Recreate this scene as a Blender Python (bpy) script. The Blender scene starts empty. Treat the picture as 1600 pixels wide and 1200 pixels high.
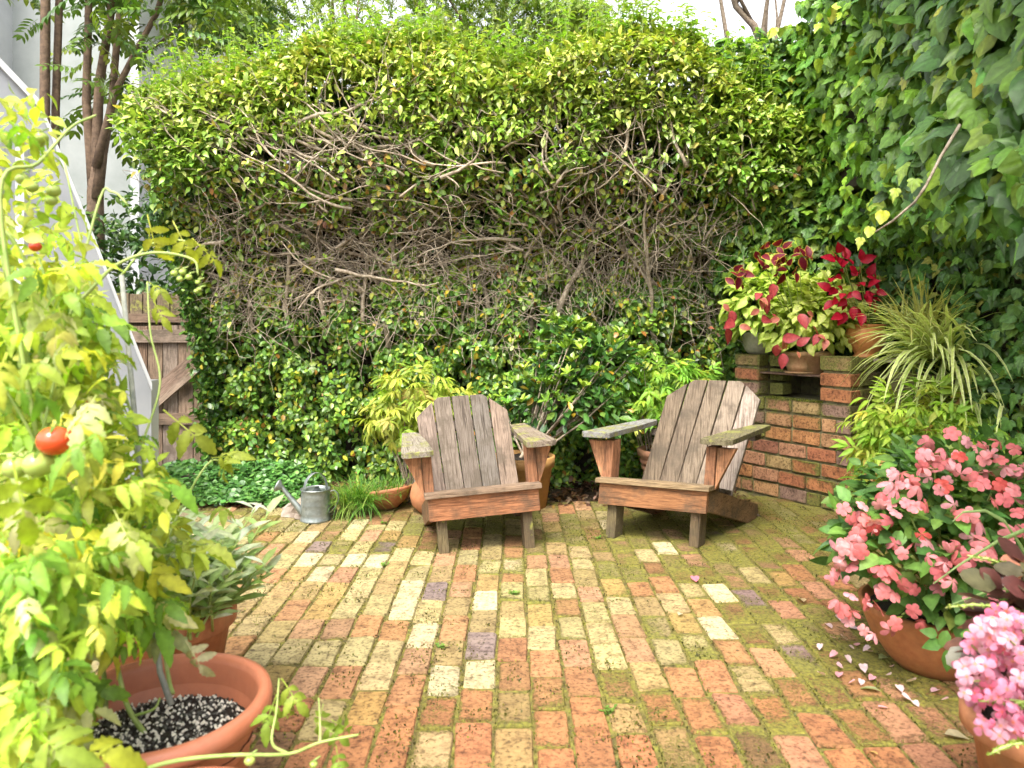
import bpy, bmesh, math, random
import numpy as np
from mathutils import Vector, Matrix

random.seed(11)
RNG = np.random.default_rng(11)
scene = bpy.context.scene
COL = scene.collection
R = math.radians

# ------------------------------------------------------------------ camera, sky, sun, exposure
CAM_H, FPX, HORIZON = 1.20, 1130.0, 505.0          # metres, focal length in photo pixels, horizon row
cam_d = bpy.data.cameras.new('camera')
cam = bpy.data.objects.new('camera', cam_d); COL.objects.link(cam)
cam.location = (0, 0, CAM_H); cam.rotation_euler = (R(90), 0, 0)
cam_d.sensor_width = 36; cam_d.lens = FPX / 1600 * 36
cam_d.shift_y = -(600 - HORIZON) / 1600
cam_d.clip_start = 0.02; cam_d.clip_end = 600
cam_d.dof.use_dof = True; cam_d.dof.focus_distance = 4.2; cam_d.dof.aperture_fstop = 4.0
scene.camera = cam

SUN_AZ, SUN_EL = R(-160), R(58)
w = bpy.data.worlds.new('World'); scene.world = w; w.use_nodes = True
nt = w.node_tree; nt.nodes.clear()
sky = nt.nodes.new('ShaderNodeTexSky'); sky.sky_type = 'NISHITA'; sky.sun_disc = False
sky.sun_elevation = SUN_EL; sky.sun_rotation = SUN_AZ; sky.dust_density = 4.0; sky.air_density = 1.0
hs = nt.nodes.new('ShaderNodeHueSaturation'); hs.inputs['Saturation'].default_value = 0.12
bg = nt.nodes.new('ShaderNodeBackground'); bg.inputs['Strength'].default_value = 0.15
wo = nt.nodes.new('ShaderNodeOutputWorld')
nt.links.new(sky.outputs[0], hs.inputs['Color']); nt.links.new(hs.outputs[0], bg.inputs['Color'])
nt.links.new(bg.outputs[0], wo.inputs['Surface'])

sun_d = bpy.data.lights.new('sun', 'SUN'); sun_d.energy = 1.5; sun_d.angle = R(26); sun_d.color = (1, 0.92, 0.78)
sun = bpy.data.objects.new('sun', sun_d); COL.objects.link(sun)
sd = Vector((math.sin(SUN_AZ) * math.cos(SUN_EL), math.cos(SUN_AZ) * math.cos(SUN_EL), math.sin(SUN_EL)))
sun.rotation_euler = sd.to_track_quat('Z', 'Y').to_euler(); sun.location = (-3, -3, 8)

vs = scene.view_settings
vs.view_transform = 'Standard'; vs.look = 'None'; vs.gamma = 1; vs.exposure = 2.0; vs.use_curve_mapping = False
scene.cycles.use_denoising = True
scene.cycles.max_bounces = 5; scene.cycles.diffuse_bounces = 3; scene.cycles.glossy_bounces = 2; scene.cycles.transmission_bounces = 3
scene.cycles.caustics_reflective = False; scene.cycles.caustics_refractive = False; scene.cycles.use_adaptive_sampling = True; scene.cycles.adaptive_threshold = .03

# ------------------------------------------------------------------ helpers
def W3(x, y, Y):
    """point of the garden seen at photo pixel x, y when it stands Y metres away"""
    return Vector(((x - 800) / FPX * Y, Y, CAM_H - (y - HORIZON) / FPX * Y))

def RM(x, y, z):
    """garden sketch coordinates (first survey: eye 1.35 m) to the refined survey"""
    return W3(800 + x / y * 1180, 450 + (1.35 - z) * 1180 / y, 1356 / (1593 / y - 55))

def vnoise(x, y, seed=0):
    x = np.asarray(x, float); y = np.asarray(y, float)
    xi = np.floor(x).astype(int); yi = np.floor(y).astype(int); fx = x - xi; fy = y - yi
    fx = fx * fx * (3 - 2 * fx); fy = fy * fy * (3 - 2 * fy)
    def h(a, b):
        n = (a * 374761393 + b * 668265263 + seed * 974634777) & 0x7fffffff
        n = ((n ^ (n >> 13)) * 1274126177) & 0x7fffffff
        return ((n ^ (n >> 16)) & 0xffff) / 65535.0
    return (h(xi, yi) * (1 - fx) + h(xi + 1, yi) * fx) * (1 - fy) + (h(xi, yi + 1) * (1 - fx) + h(xi + 1, yi + 1) * fx) * fy

def fnoise(x, y, seed=0):
    return (vnoise(x, y, seed) + .5 * vnoise(x * 2.1, y * 2.1, seed + 1) + .25 * vnoise(x * 4.3, y * 4.3, seed + 2)) / 1.75

def tag(o, label=None, cat=None, group=None, kind=None):
    if label: o['label'] = label
    if cat: o['category'] = cat
    if group: o['group'] = group
    if kind: o['kind'] = kind
    return o

def link(name, data, parent=None):
    o = bpy.data.objects.new(name, data); COL.objects.link(o)
    if parent is not None: o.parent = parent
    return o

def thing(name, loc, label, cat, group=None, rz=0):
    o = link(name, None); o.location = loc; o.rotation_euler.z = rz; o.empty_display_size = .1
    return tag(o, label, cat, group)

class MB:
    """collects shapes into one mesh"""
    def __init__(self): self.v = []; self.f = []; self.c = []
    def add(self, verts, faces, col=(1, 1, 1)):
        n = len(self.v); self.v += [tuple(p) for p in verts]; self.f += [tuple(i + n for i in f) for f in faces]
        self.c += [tuple(col) + (1,)] * len(verts); return self
    def box(self, lo, hi, M=None, col=(1, 1, 1)):
        p = [Vector((x, y, z)) for z in (lo[2], hi[2]) for y in (lo[1], hi[1]) for x in (lo[0], hi[0])]
        if M is not None: p = [M @ q for q in p]
        return self.add(p, [(0, 2, 3, 1), (4, 5, 7, 6), (0, 1, 5, 4), (2, 6, 7, 3), (0, 4, 6, 2), (1, 3, 7, 5)], col)
    def tube(self, pts, rad, n=6, cap=True, col=(1, 1, 1)):
        pts = [Vector(p) for p in pts]; m = len(pts)
        if not hasattr(rad, '__len__'): rad = [rad] * m
        d0 = (pts[1] - pts[0]).normalized(); up = Vector((0, 0, 1)) if abs(d0.z) < .9 else Vector((1, 0, 0))
        a = d0.cross(up).normalized(); vs_ = []
        for i, p in enumerate(pts):
            d = (pts[min(i + 1, m - 1)] - pts[max(i - 1, 0)])
            d = d.normalized() if d.length > 1e-9 else d0
            a = (a - d * a.dot(d)); a = a.normalized() if a.length > 1e-6 else d.orthogonal().normalized()
            b = d.cross(a)
            for k in range(n):
                t = 2 * math.pi * k / n
                vs_.append(p + (a * math.cos(t) + b * math.sin(t)) * rad[i])
        fs = [(i * n + k, i * n + (k + 1) % n, (i + 1) * n + (k + 1) % n, (i + 1) * n + k) for i in range(m - 1) for k in range(n)]
        if cap: fs += [tuple(range(n - 1, -1, -1)), tuple(range((m - 1) * n, m * n))]
        return self.add(vs_, fs, col)
    def lathe(self, prof, n=32, M=None, col=(1, 1, 1), wob=0):
        vs_ = []
        for (r, z) in prof:
            for k in range(n):
                t = 2 * math.pi * k / n; rr = r * (1 + wob * math.sin(3 * t + z * 9))
                vs_.append(Vector((rr * math.cos(t), rr * math.sin(t), z)))
        if M is not None: vs_ = [M @ q for q in vs_]
        m = len(prof)
        fs = [(i * n + k, i * n + (k + 1) % n, (i + 1) * n + (k + 1) % n, (i + 1) * n + k) for i in range(m - 1) for k in range(n)]
        return self.add(vs_, fs, col)
    def mesh(self, name, mat, smooth=False, bevel=0, seg=2, sub=0):
        me = bpy.data.meshes.new(name); me.from_pydata(self.v, [], self.f)
        if bevel:
            bm = bmesh.new(); bm.from_mesh(me)
            bmesh.ops.recalc_face_normals(bm, faces=bm.faces)
            bmesh.ops.bevel(bm, geom=[e for e in bm.edges if e.calc_face_angle(0) > .5], offset=bevel, segments=seg, affect='EDGES', profile=.6)
            bm.to_mesh(me); bm.free()
            a = me.color_attributes.new('Col', 'FLOAT_COLOR', 'POINT'); a.data.foreach_set('color', np.ones(len(me.vertices) * 4, np.float32))
        else:
            a = me.color_attributes.new('Col', 'FLOAT_COLOR', 'POINT'); a.data.foreach_set('color', np.array(self.c, np.float32).ravel())
        if smooth: me.polygons.foreach_set('use_smooth', [True] * len(me.polygons))
        me.materials.append(mat); me.update(); return me
    def build(self, name, mat, parent=None, **k):
        return link(name, self.mesh(name, mat, **k), parent)

def curve_pts(p0, p1, sag=0.0, n=6, wob=0.0, rnd=random):
    p0 = Vector(p0); p1 = Vector(p1); out = []
    for i in range(n + 1):
        t = i / n; q = p0.lerp(p1, t) + Vector((0, 0, sag * 4 * t * (1 - t)))
        if 0 < i: q += Vector((rnd.uniform(-1, 1), rnd.uniform(-1, 1), rnd.uniform(-1, 1))) * wob
        out.append(q)
    return out

# ------------------------------------------------------------------ materials
def new_mat(name):
    m = bpy.data.materials.new(name); m.use_nodes = True; t = m.node_tree
    b = t.nodes['Principled BSDF']; return m, t, b
def nd(t, typ, **k):
    n = t.nodes.new(typ)
    for a, v in k.items():
        if a.startswith('i_'): n.inputs[a[2:].replace('_', ' ')].default_value = v
        else: setattr(n, a, v)
    return n
def ramp(t, fac, stops):
    r = t.nodes.new('ShaderNodeValToRGB'); e = r.color_ramp.elements
    while len(e) < len(stops): e.new(.5)
    for q, (p, c) in zip(e, stops): q.position = p; q.color = (c if len(c) == 4 else tuple(c) + (1,))
    t.links.new(fac, r.inputs[0]); return r
def noise(t, vec, scale, detail=4, rough=.55):
    n = nd(t, 'ShaderNodeTexNoise'); n.inputs['Scale'].default_value = scale
    n.inputs['Detail'].default_value = detail; n.inputs['Roughness'].default_value = rough
    if vec is not None: t.links.new(vec, n.inputs['Vector'])
    return n
def mix(t, a, b, fac, mode='MIX'):
    m = nd(t, 'ShaderNodeMix', data_type='RGBA', blend_type=mode)
    for s, v in ((m.inputs[0], fac), (m.inputs[6], a), (m.inputs[7], b)):
        if isinstance(v, (int, float)): s.default_value = v
        elif isinstance(v, tuple): s.default_value = v if len(v) == 4 else v + (1,)
        else: t.links.new(v, s)
    return m.outputs[2]
def math_(t, op, a, b=None, clamp=False):
    m = nd(t, 'ShaderNodeMath', operation=op, use_clamp=clamp)
    for s, v in zip(m.inputs, (a, b)):
        if v is None: continue
        if isinstance(v, (int, float)): s.default_value = v
        else: t.links.new(v, s)
    return m.outputs[0]
def col_input(t):
    a = nd(t, 'ShaderNodeAttribute', attribute_name='Col'); o = nd(t, 'ShaderNodeObjectInfo')
    return mix(t, a.outputs['Color'], o.outputs['Color'], 1.0, 'MULTIPLY'), a, o
def bump(t, b, h, strength, dist=.01):
    n = nd(t, 'ShaderNodeBump'); n.inputs['Strength'].default_value = strength; n.inputs['Distance'].default_value = dist
    t.links.new(h, n.inputs['Height']); t.links.new(n.outputs[0], b.inputs['Normal'])

def leaf_material(name, rough=.42, transl=.3, spec=.5, veins=0.0):
    m, t, b = new_mat(name); c, a, o = col_input(t)
    g = nd(t, 'ShaderNodeNewGeometry')
    n = noise(t, g.outputs['Position'], 60, 3)
    v = ramp(t, n.outputs[0], [(.3, (.62, .62, .58)), (.7, (.95, .94, .93))])
    c = mix(t, c, v.outputs[0], 1.0, 'MULTIPLY')
    t.links.new(c, b.inputs['Base Color']); b.inputs['Roughness'].default_value = rough
    b.inputs['Specular IOR Level'].default_value = spec
    tr = nd(t, 'ShaderNodeBsdfTranslucent'); tc = mix(t, c, (1.0, 1.12, .5), 1.0, 'MULTIPLY'); t.links.new(tc, tr.inputs[0])
    ms = nd(t, 'ShaderNodeMixShader'); ms.inputs[0].default_value = transl
    t.links.new(b.outputs[0], ms.inputs[1]); t.links.new(tr.outputs[0], ms.inputs[2])
    t.links.new(ms.outputs[0], t.nodes['Material Output'].inputs['Surface'])
    bump(t, b, n.outputs[0], .25, .004)
    return m

M_leaf = leaf_material('leaf waxy', .36, .22, .5)
M_soft = leaf_material('leaf soft', .5, .45, .35)
M_ivy = leaf_material('ivy leaf', .38, .2, .3)
M_petal = leaf_material('petal', .55, .4, .25)

def simple_mat(name, c1, c2, scale=20, rough=.8, bstr=.3, bdist=.004, metal=0, c3=None, spec=.4):
    m, t, b = new_mat(name); co, a, o = col_input(t); g = nd(t, 'ShaderNodeNewGeometry')
    n = noise(t, g.outputs['Position'], scale, 6, .6)
    st = [(.3, c1), (.7, c2)] if c3 is None else [(.28, c1), (.52, c2), (.75, c3)]
    r = ramp(t, n.outputs[0], st)
    t.links.new(mix(t, r.outputs[0], co, 1.0, 'MULTIPLY'), b.inputs['Base Color'])
    b.inputs['Roughness'].default_value = rough; b.inputs['Metallic'].default_value = metal; b.inputs['Specular IOR Level'].default_value = spec
    n2 = noise(t, g.outputs['Position'], scale * 5, 5, .6); bump(t, b, n2.outputs[0], bstr, bdist)
    return m

M_soil = simple_mat('soil', (.03, .02, .012), (.10, .065, .035), 30, .95, .8, .02)
M_darksoil = simple_mat('potting soil', (.012, .009, .007), (.05, .035, .025), 60, .95, .9, .01)
M_bark = simple_mat('bark grey brown', (.13, .095, .065), (.34, .275, .20), 45, .85, .6, .004, c3=(.46, .41, .335))
M_trunk = simple_mat('trunk bark', (.07, .045, .03), (.19, .125, .08), 22, .85, .5, .006)
M_greenstem = simple_mat('green stem', (.2, .3, .06), (.36, .42, .13), 25, .5, .1)
M_white = simple_mat('white paint', (.40, .415, .43), (.52, .53, .54), 3, .5, .05, .001)
M_stucco = simple_mat('pale stucco', (.25, .275, .265), (.32, .34, .335), 4, .85, .25, .003)
M_bed = simple_mat('mossy joint fill', (.06, .045, .018), (.15, .125, .028), 26, .95, .9, .012, c3=(.24, .24, .035))
M_iron = simple_mat('rusty iron', (.03, .022, .018), (.12, .065, .04), 30, .7, .4, .002, c3=(.25, .19, .14))
M_mortar = simple_mat('mossy mortar', (.05, .045, .02), (.16, .14, .07), 24, .95, .8, .008, c3=(.17, .2, .04))
M_stone = simple_mat('pale stone', (.16, .12, .09), (.30, .24, .19), 14, .9, .7, .01, c3=(.40, .35, .30))
M_perlite = simple_mat('perlite grain', (.6, .58, .52), (.85, .83, .78), 60, .9, .3)
M_galv = None

def galvanised():
    m, t, b = new_mat('galvanised steel'); g = nd(t, 'ShaderNodeNewGeometry')
    v = nd(t, 'ShaderNodeTexVoronoi'); v.inputs['Scale'].default_value = 60; t.links.new(g.outputs['Position'], v.inputs['Vector'])
    n = noise(t, g.outputs['Position'], 11, 5)
    a = mix(t, v.outputs['Color'], n.outputs[0], .75)
    r = ramp(t, a, [(.25, (.16, .18, .17)), (.55, (.27, .30, .29)), (.8, (.40, .42, .40))])
    t.links.new(r.outputs[0], b.inputs['Base Color']); b.inputs['Metallic'].default_value = .75; b.inputs['Roughness'].default_value = .42
    bump(t, b, n.outputs[0], .15, .003); return m
M_galv = galvanised()

def terracotta(name, c1, c2, stain=.5, algae=(.10, .09, .03), rough=.75):
    m, t, b = new_mat(name); co, a, o = col_input(t); g = nd(t, 'ShaderNodeNewGeometry')
    n = noise(t, g.outputs['Position'], 9, 6, .6); n2 = noise(t, g.outputs['Position'], 40, 5, .6)
    r = ramp(t, n2.outputs[0], [(.3, c1), (.7, c2)])
    msk = ramp(t, n.outputs[0], [(.60 - .22 * stain, (0, 0, 0)), (.75, (1, 1, 1))])
    f = math_(t, 'MULTIPLY', msk.outputs[0], min(1, stain))
    c = mix(t, r.outputs[0], algae, f)
    t.links.new(mix(t, c, co, 1.0, 'MULTIPLY'), b.inputs['Base Color']); b.inputs['Roughness'].default_value = rough
    bump(t, b, n2.outputs[0], .25, .002); return m
M_plastic = terracotta('terracotta plastic', (.40, .13, .068), (.45, .155, .082), .22, (.30, .17, .11), rough=.45)
M_terra = terracotta('terracotta', (.34, .125, .055), (.45, .19, .085), .55, (.16, .105, .05))
M_terra_old = terracotta('mossy terracotta', (.30, .16, .08), (.46, .27, .14), .8, (.14, .14, .05))
M_terra_orange = terracotta('orange glazed clay', (.52, .20, .06), (.62, .27, .09), .2, rough=.5)
M_greypot = terracotta('grey stone pot', (.20, .19, .13), (.30, .28, .20), .4, (.16, .16, .08))

def brick_material(name, moss_col1, moss_col2, base_moss=0.0, axis2=1):
    m, t, b = new_mat(name); co, at, ob = col_input(t); g = nd(t, 'ShaderNodeNewGeometry'); P = g.outputs['Position']
    n1 = noise(t, P, 19, 8, .72); n2 = noise(t, P, 70, 5, .6); n3 = noise(t, P, 5, 3, .5); nf = noise(t, P, 150, 3, .6); vs_ = noise(t, P, 33, 2, .5)
    v1 = ramp(t, n1.outputs[0], [(.32, (.36, .31, .27)), (.50, (.92, .90, .88)), (.72, (1.22, 1.22, 1.2))])
    c = mix(t, co, v1.outputs[0], 1.0, 'MULTIPLY')
    v2 = ramp(t, n2.outputs[0], [(.38, (.26, .22, .18)), (.47, (.92, .91, .90)), (.7, (1.12, 1.11, 1.08))])
    c = mix(t, c, v2.outputs[0], .75, 'MULTIPLY')
    # dark lichen spots
    sp = ramp(t, vs_.outputs[0], [(.26, (1, 1, 1)), (.31, (0, 0, 0))]); spf = math_(t, 'MULTIPLY', sp.outputs[0], .65)
    c = mix(t, c, (.05, .035, .02), spf)
    # moss mask: amount from the brick, edges of patches broken by fine noise
    amt = math_(t, 'MULTIPLY', at.outputs['Alpha'], ob.outputs['Alpha'])
    s = math_(t, 'ADD', math_(t, 'MULTIPLY', n3.outputs[0], .55), math_(t, 'MULTIPLY', n1.outputs[0], .45))
    s = math_(t, 'ADD', s, math_(t, 'MULTIPLY', math_(t, 'SUBTRACT', nf.outputs[0], .5), .5))
    s = math_(t, 'ADD', s, math_(t, 'SUBTRACT', amt, 1.0 - base_moss))
    tcn = nd(t, 'ShaderNodeTexCoord'); sx = nd(t, 'ShaderNodeSeparateXYZ'); t.links.new(tcn.outputs['Object'], sx.inputs[0])
    ex = math_(t, 'MAXIMUM', math_(t, 'ABSOLUTE', sx.outputs[0]), math_(t, 'ADD', math_(t, 'ABSOLUTE', sx.outputs[axis2]), .01))
    ed = math_(t, 'MULTIPLY', math_(t, 'SUBTRACT', ex, .34), 2.2, True)
    ed = math_(t, 'MULTIPLY', ed, math_(t, 'LESS_THAN', ob.outputs['Alpha'], .95))
    s = math_(t, 'ADD', s, math_(t, 'MULTIPLY', ed, .46))
    mk = ramp(t, s, [(.0, (0, 0, 0)), (.10, (1, 1, 1))])
    mc = ramp(t, n2.outputs[0], [(.3, moss_col1), (.7, moss_col2)])
    film = math_(t, 'MULTIPLY', math_(t, 'ADD', s, .22, True), 1.8, True)
    c = mix(t, c, (.19, .145, .035), math_(t, 'MULTIPLY', film, .36))
    c = mix(t, c, mc.outputs[0], math_(t, 'MULTIPLY', mk.outputs[0], .9))
    t.links.new(c, b.inputs['Base Color']); b.inputs['Roughness'].default_value = .82; b.inputs['Specular IOR Level'].default_value = .3
    h = math_(t, 'ADD', math_(t, 'MULTIPLY', n2.outputs[0], .5), math_(t, 'MULTIPLY', n1.outputs[0], .5))
    h = math_(t, 'ADD', h, math_(t, 'MULTIPLY', mk.outputs[0], math_(t, 'ADD', nf.outputs[0], .2)))
    h = math_(t, 'SUBTRACT', h, math_(t, 'MULTIPLY', sp.outputs[0], .5))
    bump(t, b, h, .8, .008); return m
M_brick = brick_material('paving brick', (.055, .048, .014), (.22, .215, .03))
M_bbqbrick = brick_material('barbecue brick', (.05, .055, .015), (.18, .19, .035), 0.0, 2)

def wood_material(name):
    m, t, b = new_mat(name); co, at, ob = col_input(t); tc = nd(t, 'ShaderNodeTexCoord')
    off = nd(t, 'ShaderNodeVectorMath', operation='ADD'); t.links.new(tc.outputs['Object'], off.inputs[0])
    cmb = nd(t, 'ShaderNodeCombineXYZ')
    rr = math_(t, 'MULTIPLY', ob.outputs['Random'], 37.0)
    for i in range(3): t.links.new(rr, cmb.inputs[i])
    t.links.new(cmb.outputs[0], off.inputs[1])
    mp = nd(t, 'ShaderNodeMapping'); mp.inputs['Scale'].default_value = (1.3, 20, 20); t.links.new(off.outputs[0], mp.inputs[0])
    g1 = noise(t, mp.outputs[0], 3.2, 8, .62); g1.inputs['Distortion'].default_value = .9
    mp2 = nd(t, 'ShaderNodeMapping'); mp2.inputs['Scale'].default_value = (2.5, 60, 60); t.links.new(off.outputs[0], mp2.inputs[0])
    g2 = noise(t, mp2.outputs[0], 4, 6, .6)
    n = noise(t, off.outputs[0], 7, 6, .65); nb = noise(t, off.outputs[0], 45, 5, .6)
    v = ramp(t, g1.outputs[0], [(.30, (.30, .25, .21)), (.44, (.80, .76, .73)), (.52, (1.15, 1.12, 1.10)), (.60, (.75, .70, .66)), (.70, (.42, .37, .32))])
    c = mix(t, co, v.outputs[0], 1.0, 'MULTIPLY')
    v2 = ramp(t, g2.outputs[0], [(.32, (.45, .41, .38)), (.5, (1, 1, 1)), (.7, (1.15, 1.14, 1.12))])
    c = mix(t, c, v2.outputs[0], .8, 'MULTIPLY')
    dk = ramp(t, n.outputs[0], [(.47, (0, 0, 0)), (.64, (1, 1, 1))])
    c = mix(t, c, (.065, .05, .035), math_(t, 'MULTIPLY', dk.outputs[0], .7))
    amt = ob.outputs['Alpha']
    s = math_(t, 'ADD', math_(t, 'ADD', math_(t, 'MULTIPLY', n.outputs[0], .6), math_(t, 'MULTIPLY', nb.outputs[0], .4)), math_(t, 'SUBTRACT', amt, 1.0))
    mk = ramp(t, s, [(0, (0, 0, 0)), (.09, (1, 1, 1))])
    c = mix(t, c, (.26, .27, .06), math_(t, 'MULTIPLY', mk.outputs[0], .75))
    t.links.new(c, b.inputs['Base Color']); b.inputs['Roughness'].default_value = .8; b.inputs['Specular IOR Level'].default_value = .25
    h = math_(t, 'ADD', math_(t, 'MULTIPLY', g1.outputs[0], .5), g2.outputs[0]); bump(t, b, h, .55, .004); return m
M_wood = wood_material('weathered timber')

# ------------------------------------------------------------------ leaves
def tmpl(st, fold=.2, droop=.2, wave=0.0):
    """leaf blade of unit length along +Y: stations (y, half width); returns verts, tris, edge weight"""
    V = []; F = []; Wt = []; rows = []
    for i, (y, hw) in enumerate(st):
        z = -droop * y * y
        if hw <= 1e-6: rows.append([len(V)]); V.append((0, y, z)); Wt.append(0 if i == 0 else 1)
        else:
            k = len(V); rows.append([k, k + 1, k + 2]); e = fold * hw + wave * (1 if i % 2 else -1) * hw
            V += [(-hw, y, z + e), (0, y, z), (hw, y, z + e)]; Wt += [1, 0, 1]
    for a, b in zip(rows, rows[1:]):
        if len(a) == 1 and len(b) == 3: F += [(a[0], b[1], b[0]), (a[0], b[2], b[1])]
        elif len(a) == 3 and len(b) == 1: F += [(a[0], a[1], b[0]), (a[1], a[2], b[0])]
        else:
            for q in (0, 1): F += [(a[q], a[q + 1], b[q + 1]), (a[q], b[q + 1], b[q])]
    return np.array(V, float), np.array(F, int), np.array(Wt, float)
def xform(T, M):
    V, F, Wt = T; M = np.array(M); return V @ M[:3, :3].T + M[:3, 3], F, Wt
def join(Ts):
    V = []; F = []; Wt = []; n = 0
    for v, f, q in Ts: V.append(v); F.append(f + n); Wt.append(q); n += len(v)
    return np.concatenate(V), np.concatenate(F), np.concatenate(Wt)
def place(x, y, ang, s, z=0, tilt=0):
    return Matrix.Translation((x, y, z)) @ Matrix.Rotation(R(ang), 4, 'Z') @ Matrix.Rotation(R(tilt), 4, 'X') @ Matrix.Scale(s, 4)

T_fig = tmpl([(0, 0), (.3, .30), (.68, .27), (1, 0)], .25, .2)
T_canopy = tmpl([(0, 0), (.28, .2), (.62, .22), (1, 0)], .35, .38)
T_lance = tmpl([(0, 0), (.3, .13), (.65, .12), (1, 0)], .3, .45)
T_round = tmpl([(0, 0), (.22, .34), (.6, .42), (.9, .22), (1, 0)], .1, .1)
T_ovate = tmpl([(0, 0), (.18, .24), (.42, .33), (.72, .21), (1, 0)], .22, .28)
T_tiny = tmpl([(0, 0), (.5, .28), (1, 0)], .2, .15)
def banded(st, fold=.2, droop=.3, inner=.74):
    V = []; F = []; Wt = []; rows = []
    for i, (y, hw) in enumerate(st):
        z = -droop * y * y
        if hw <= 1e-6: rows.append([len(V)]); V.append((0, y, z)); Wt.append(1 if i else 0)
        else:
            k = len(V); rows.append(list(range(k, k + 5)))
            for s in (-1, -inner, 0, inner, 1): V.append((s * hw, y, z + fold * hw * abs(s))); Wt.append(1. if abs(s) == 1 else 0.)
    for a, b in zip(rows, rows[1:]):
        if len(a) == 1: F += [(a[0], b[j + 1], b[j]) for j in range(4)]
        elif len(b) == 1: F += [(a[j], a[j + 1], b[0]) for j in range(4)]
        else:
            for j in range(4): F += [(a[j], a[j + 1], b[j + 1]), (a[j], b[j + 1], b[j])]
    return np.array(V, float), np.array(F, int), np.array(Wt, float)
T_col = banded([(0, 0), (.16, .23), (.4, .33), (.68, .25), (.88, .10), (1, 0)], .25, .35, .66)
T_lime = banded([(0, 0), (.16, .25), (.4, .34), (.7, .24), (1, 0)], .25, .35, .5)
def ivy_t(lobes, cup=.25, wave=.03, ph=0.):
    """lobed blade, fanned from the stalk; veins run to the lobe tips and read paler"""
    pts = lobes + [(-x, y, v) for x, y, v in lobes[-2:0:-1]]
    zf = lambda x, y: -cup * x * x - .18 * y * y + wave * math.sin(7 * y + 4 * x + ph)
    V = [(0, .02, .0)]; Wt = [-1.4]; n = len(pts)
    for x, y, v in pts: V.append((x * .55, .02 + (y - .02) * .55, zf(x * .55, y * .55) + (.0 if v else .03))); Wt.append(-1.2 if v else .3)
    for x, y, v in pts: V.append((x, y, zf(x, y))); Wt.append(-.2 if v else 1.1)
    F = []
    for i in range(n):
        j = (i + 1) % n; F += [(0, 1 + i, 1 + j), (1 + i, 1 + n + i, 1 + n + j), (1 + i, 1 + n + j, 1 + j)]
    return np.array(V), np.array(F), np.array(Wt)
T_ivy = [ivy_t([(.0, -.02, 0), (.17, -.12, 0), (.36, -.06, 0), (.52, .13, 1), (.37, .27, 0), (.43, .50, 1), (.24, .60, 0), (.12, .84, 0), (0, 1.06, 1)], .25, .03, 0),
         ivy_t([(.0, -.02, 0), (.2, -.10, 0), (.40, .02, 0), (.47, .20, 1), (.44, .36, 0), (.37, .56, 1), (.24, .72, 0), (.10, .92, 0), (0, 1.0, 1)], .35, .05, 1.5),
         ivy_t([(.0, -.02, 0), (.14, -.08, 0), (.30, -.02, 0), (.44, .22, 1), (.27, .36, 0), (.30, .56, 1), (.17, .66, 0), (.09, .90, 0), (0, 1.15, 1)], .15, .04, 3.)]
def toothed(n=7, hw=.3, droop=.35, tooth=.13):
    """blade with a cut, lobed margin (tomato)"""
    st = [(0, 0)]
    for i in range(1, n):
        y = i / n; wdt = hw * math.sin(math.pi * min(1, y * .93 + .06)) ** .75 * (1.0 if y < .5 else 1.15 - .3 * y)
        st.append((y, wdt * ((1 + tooth * 2) if i % 2 else (1 - tooth * 2))))
    st.append((1, 0)); return tmpl(st, .25, droop, .12)
def stalk(y0, y1, wd=.012):
    V = np.array([(-wd, y0, 0), (wd, y0, 0), (wd * .6, y1, -.02), (-wd * .6, y1, -.02), (0, y0, -.02)])
    return V, np.array([(0, 1, 2), (0, 2, 3), (0, 4, 1)]), np.zeros(5)
def tomato_t(k):
    q = random.Random(k); parts = [stalk(0, .62)]; L = toothed(10, .225, .55, .062)
    for i, y in enumerate((.24, .46)):
        for s in (-1, 1):
            parts.append(xform(L, place(0, y + q.uniform(-.04, .04), s * -q.uniform(55, 80), q.uniform(.30, .40), 0, q.uniform(-35, 5))))
    for i in range(3):
        parts.append(xform(L, place(0, q.uniform(.15, .6), q.choice((-1, 1)) * 75, q.uniform(.10, .17), 0, -10)))
    parts.append(xform(L, place(0, .58, q.uniform(-12, 12), q.uniform(.42, .52), -.02, q.uniform(-30, 0))))
    return join(parts)
T_tom = [tomato_t(k) for k in range(6)]
def pinnate_t(n, ang, ls, wd, dr, k):
    q = random.Random(k); parts = [stalk(0, .95, .006)]; L = tmpl([(0, 0), (.35, wd), (.7, wd * .9), (1, 0)], .25, .3)
    for i in range(n):
        y = .2 + .72 * i / (n - 1)
        for s in (-1, 1): parts.append(xform(L, place(0, y, -s * (ang - 12 * y) + q.uniform(-7, 7), ls * (1 - .3 * abs(y - .5)), -dr * y * y, q.uniform(-22, 0))))
    parts.append(xform(L, place(0, .93, 0, ls, -dr * .87)))
    return join(parts)
T_pin = [pinnate_t(6, 62, .30, .19, .3, k) for k in range(3)]
T_fern = [pinnate_t(9, 60, .17, .22, .35, k + 9) for k in range(3)]
def nandina_t(k):
    q = random.Random(k); L = tmpl([(0, 0), (.3, .15), (.65, .13), (1, 0)], .3, .55); parts = [stalk(0, .5, .008)]
    for y, a in ((.1, 70), (.1, -70), (.3, 55), (.3, -55), (.48, 25), (.48, -25), (.5, 0)):
        parts.append(xform(L, place(0, y, a + q.uniform(-14, 14), q.uniform(.40, .55), -.05 * y, q.uniform(-45, 5))))
    return join(parts)
T_nan = [nandina_t(k + 30) for k in range(4)]
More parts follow.
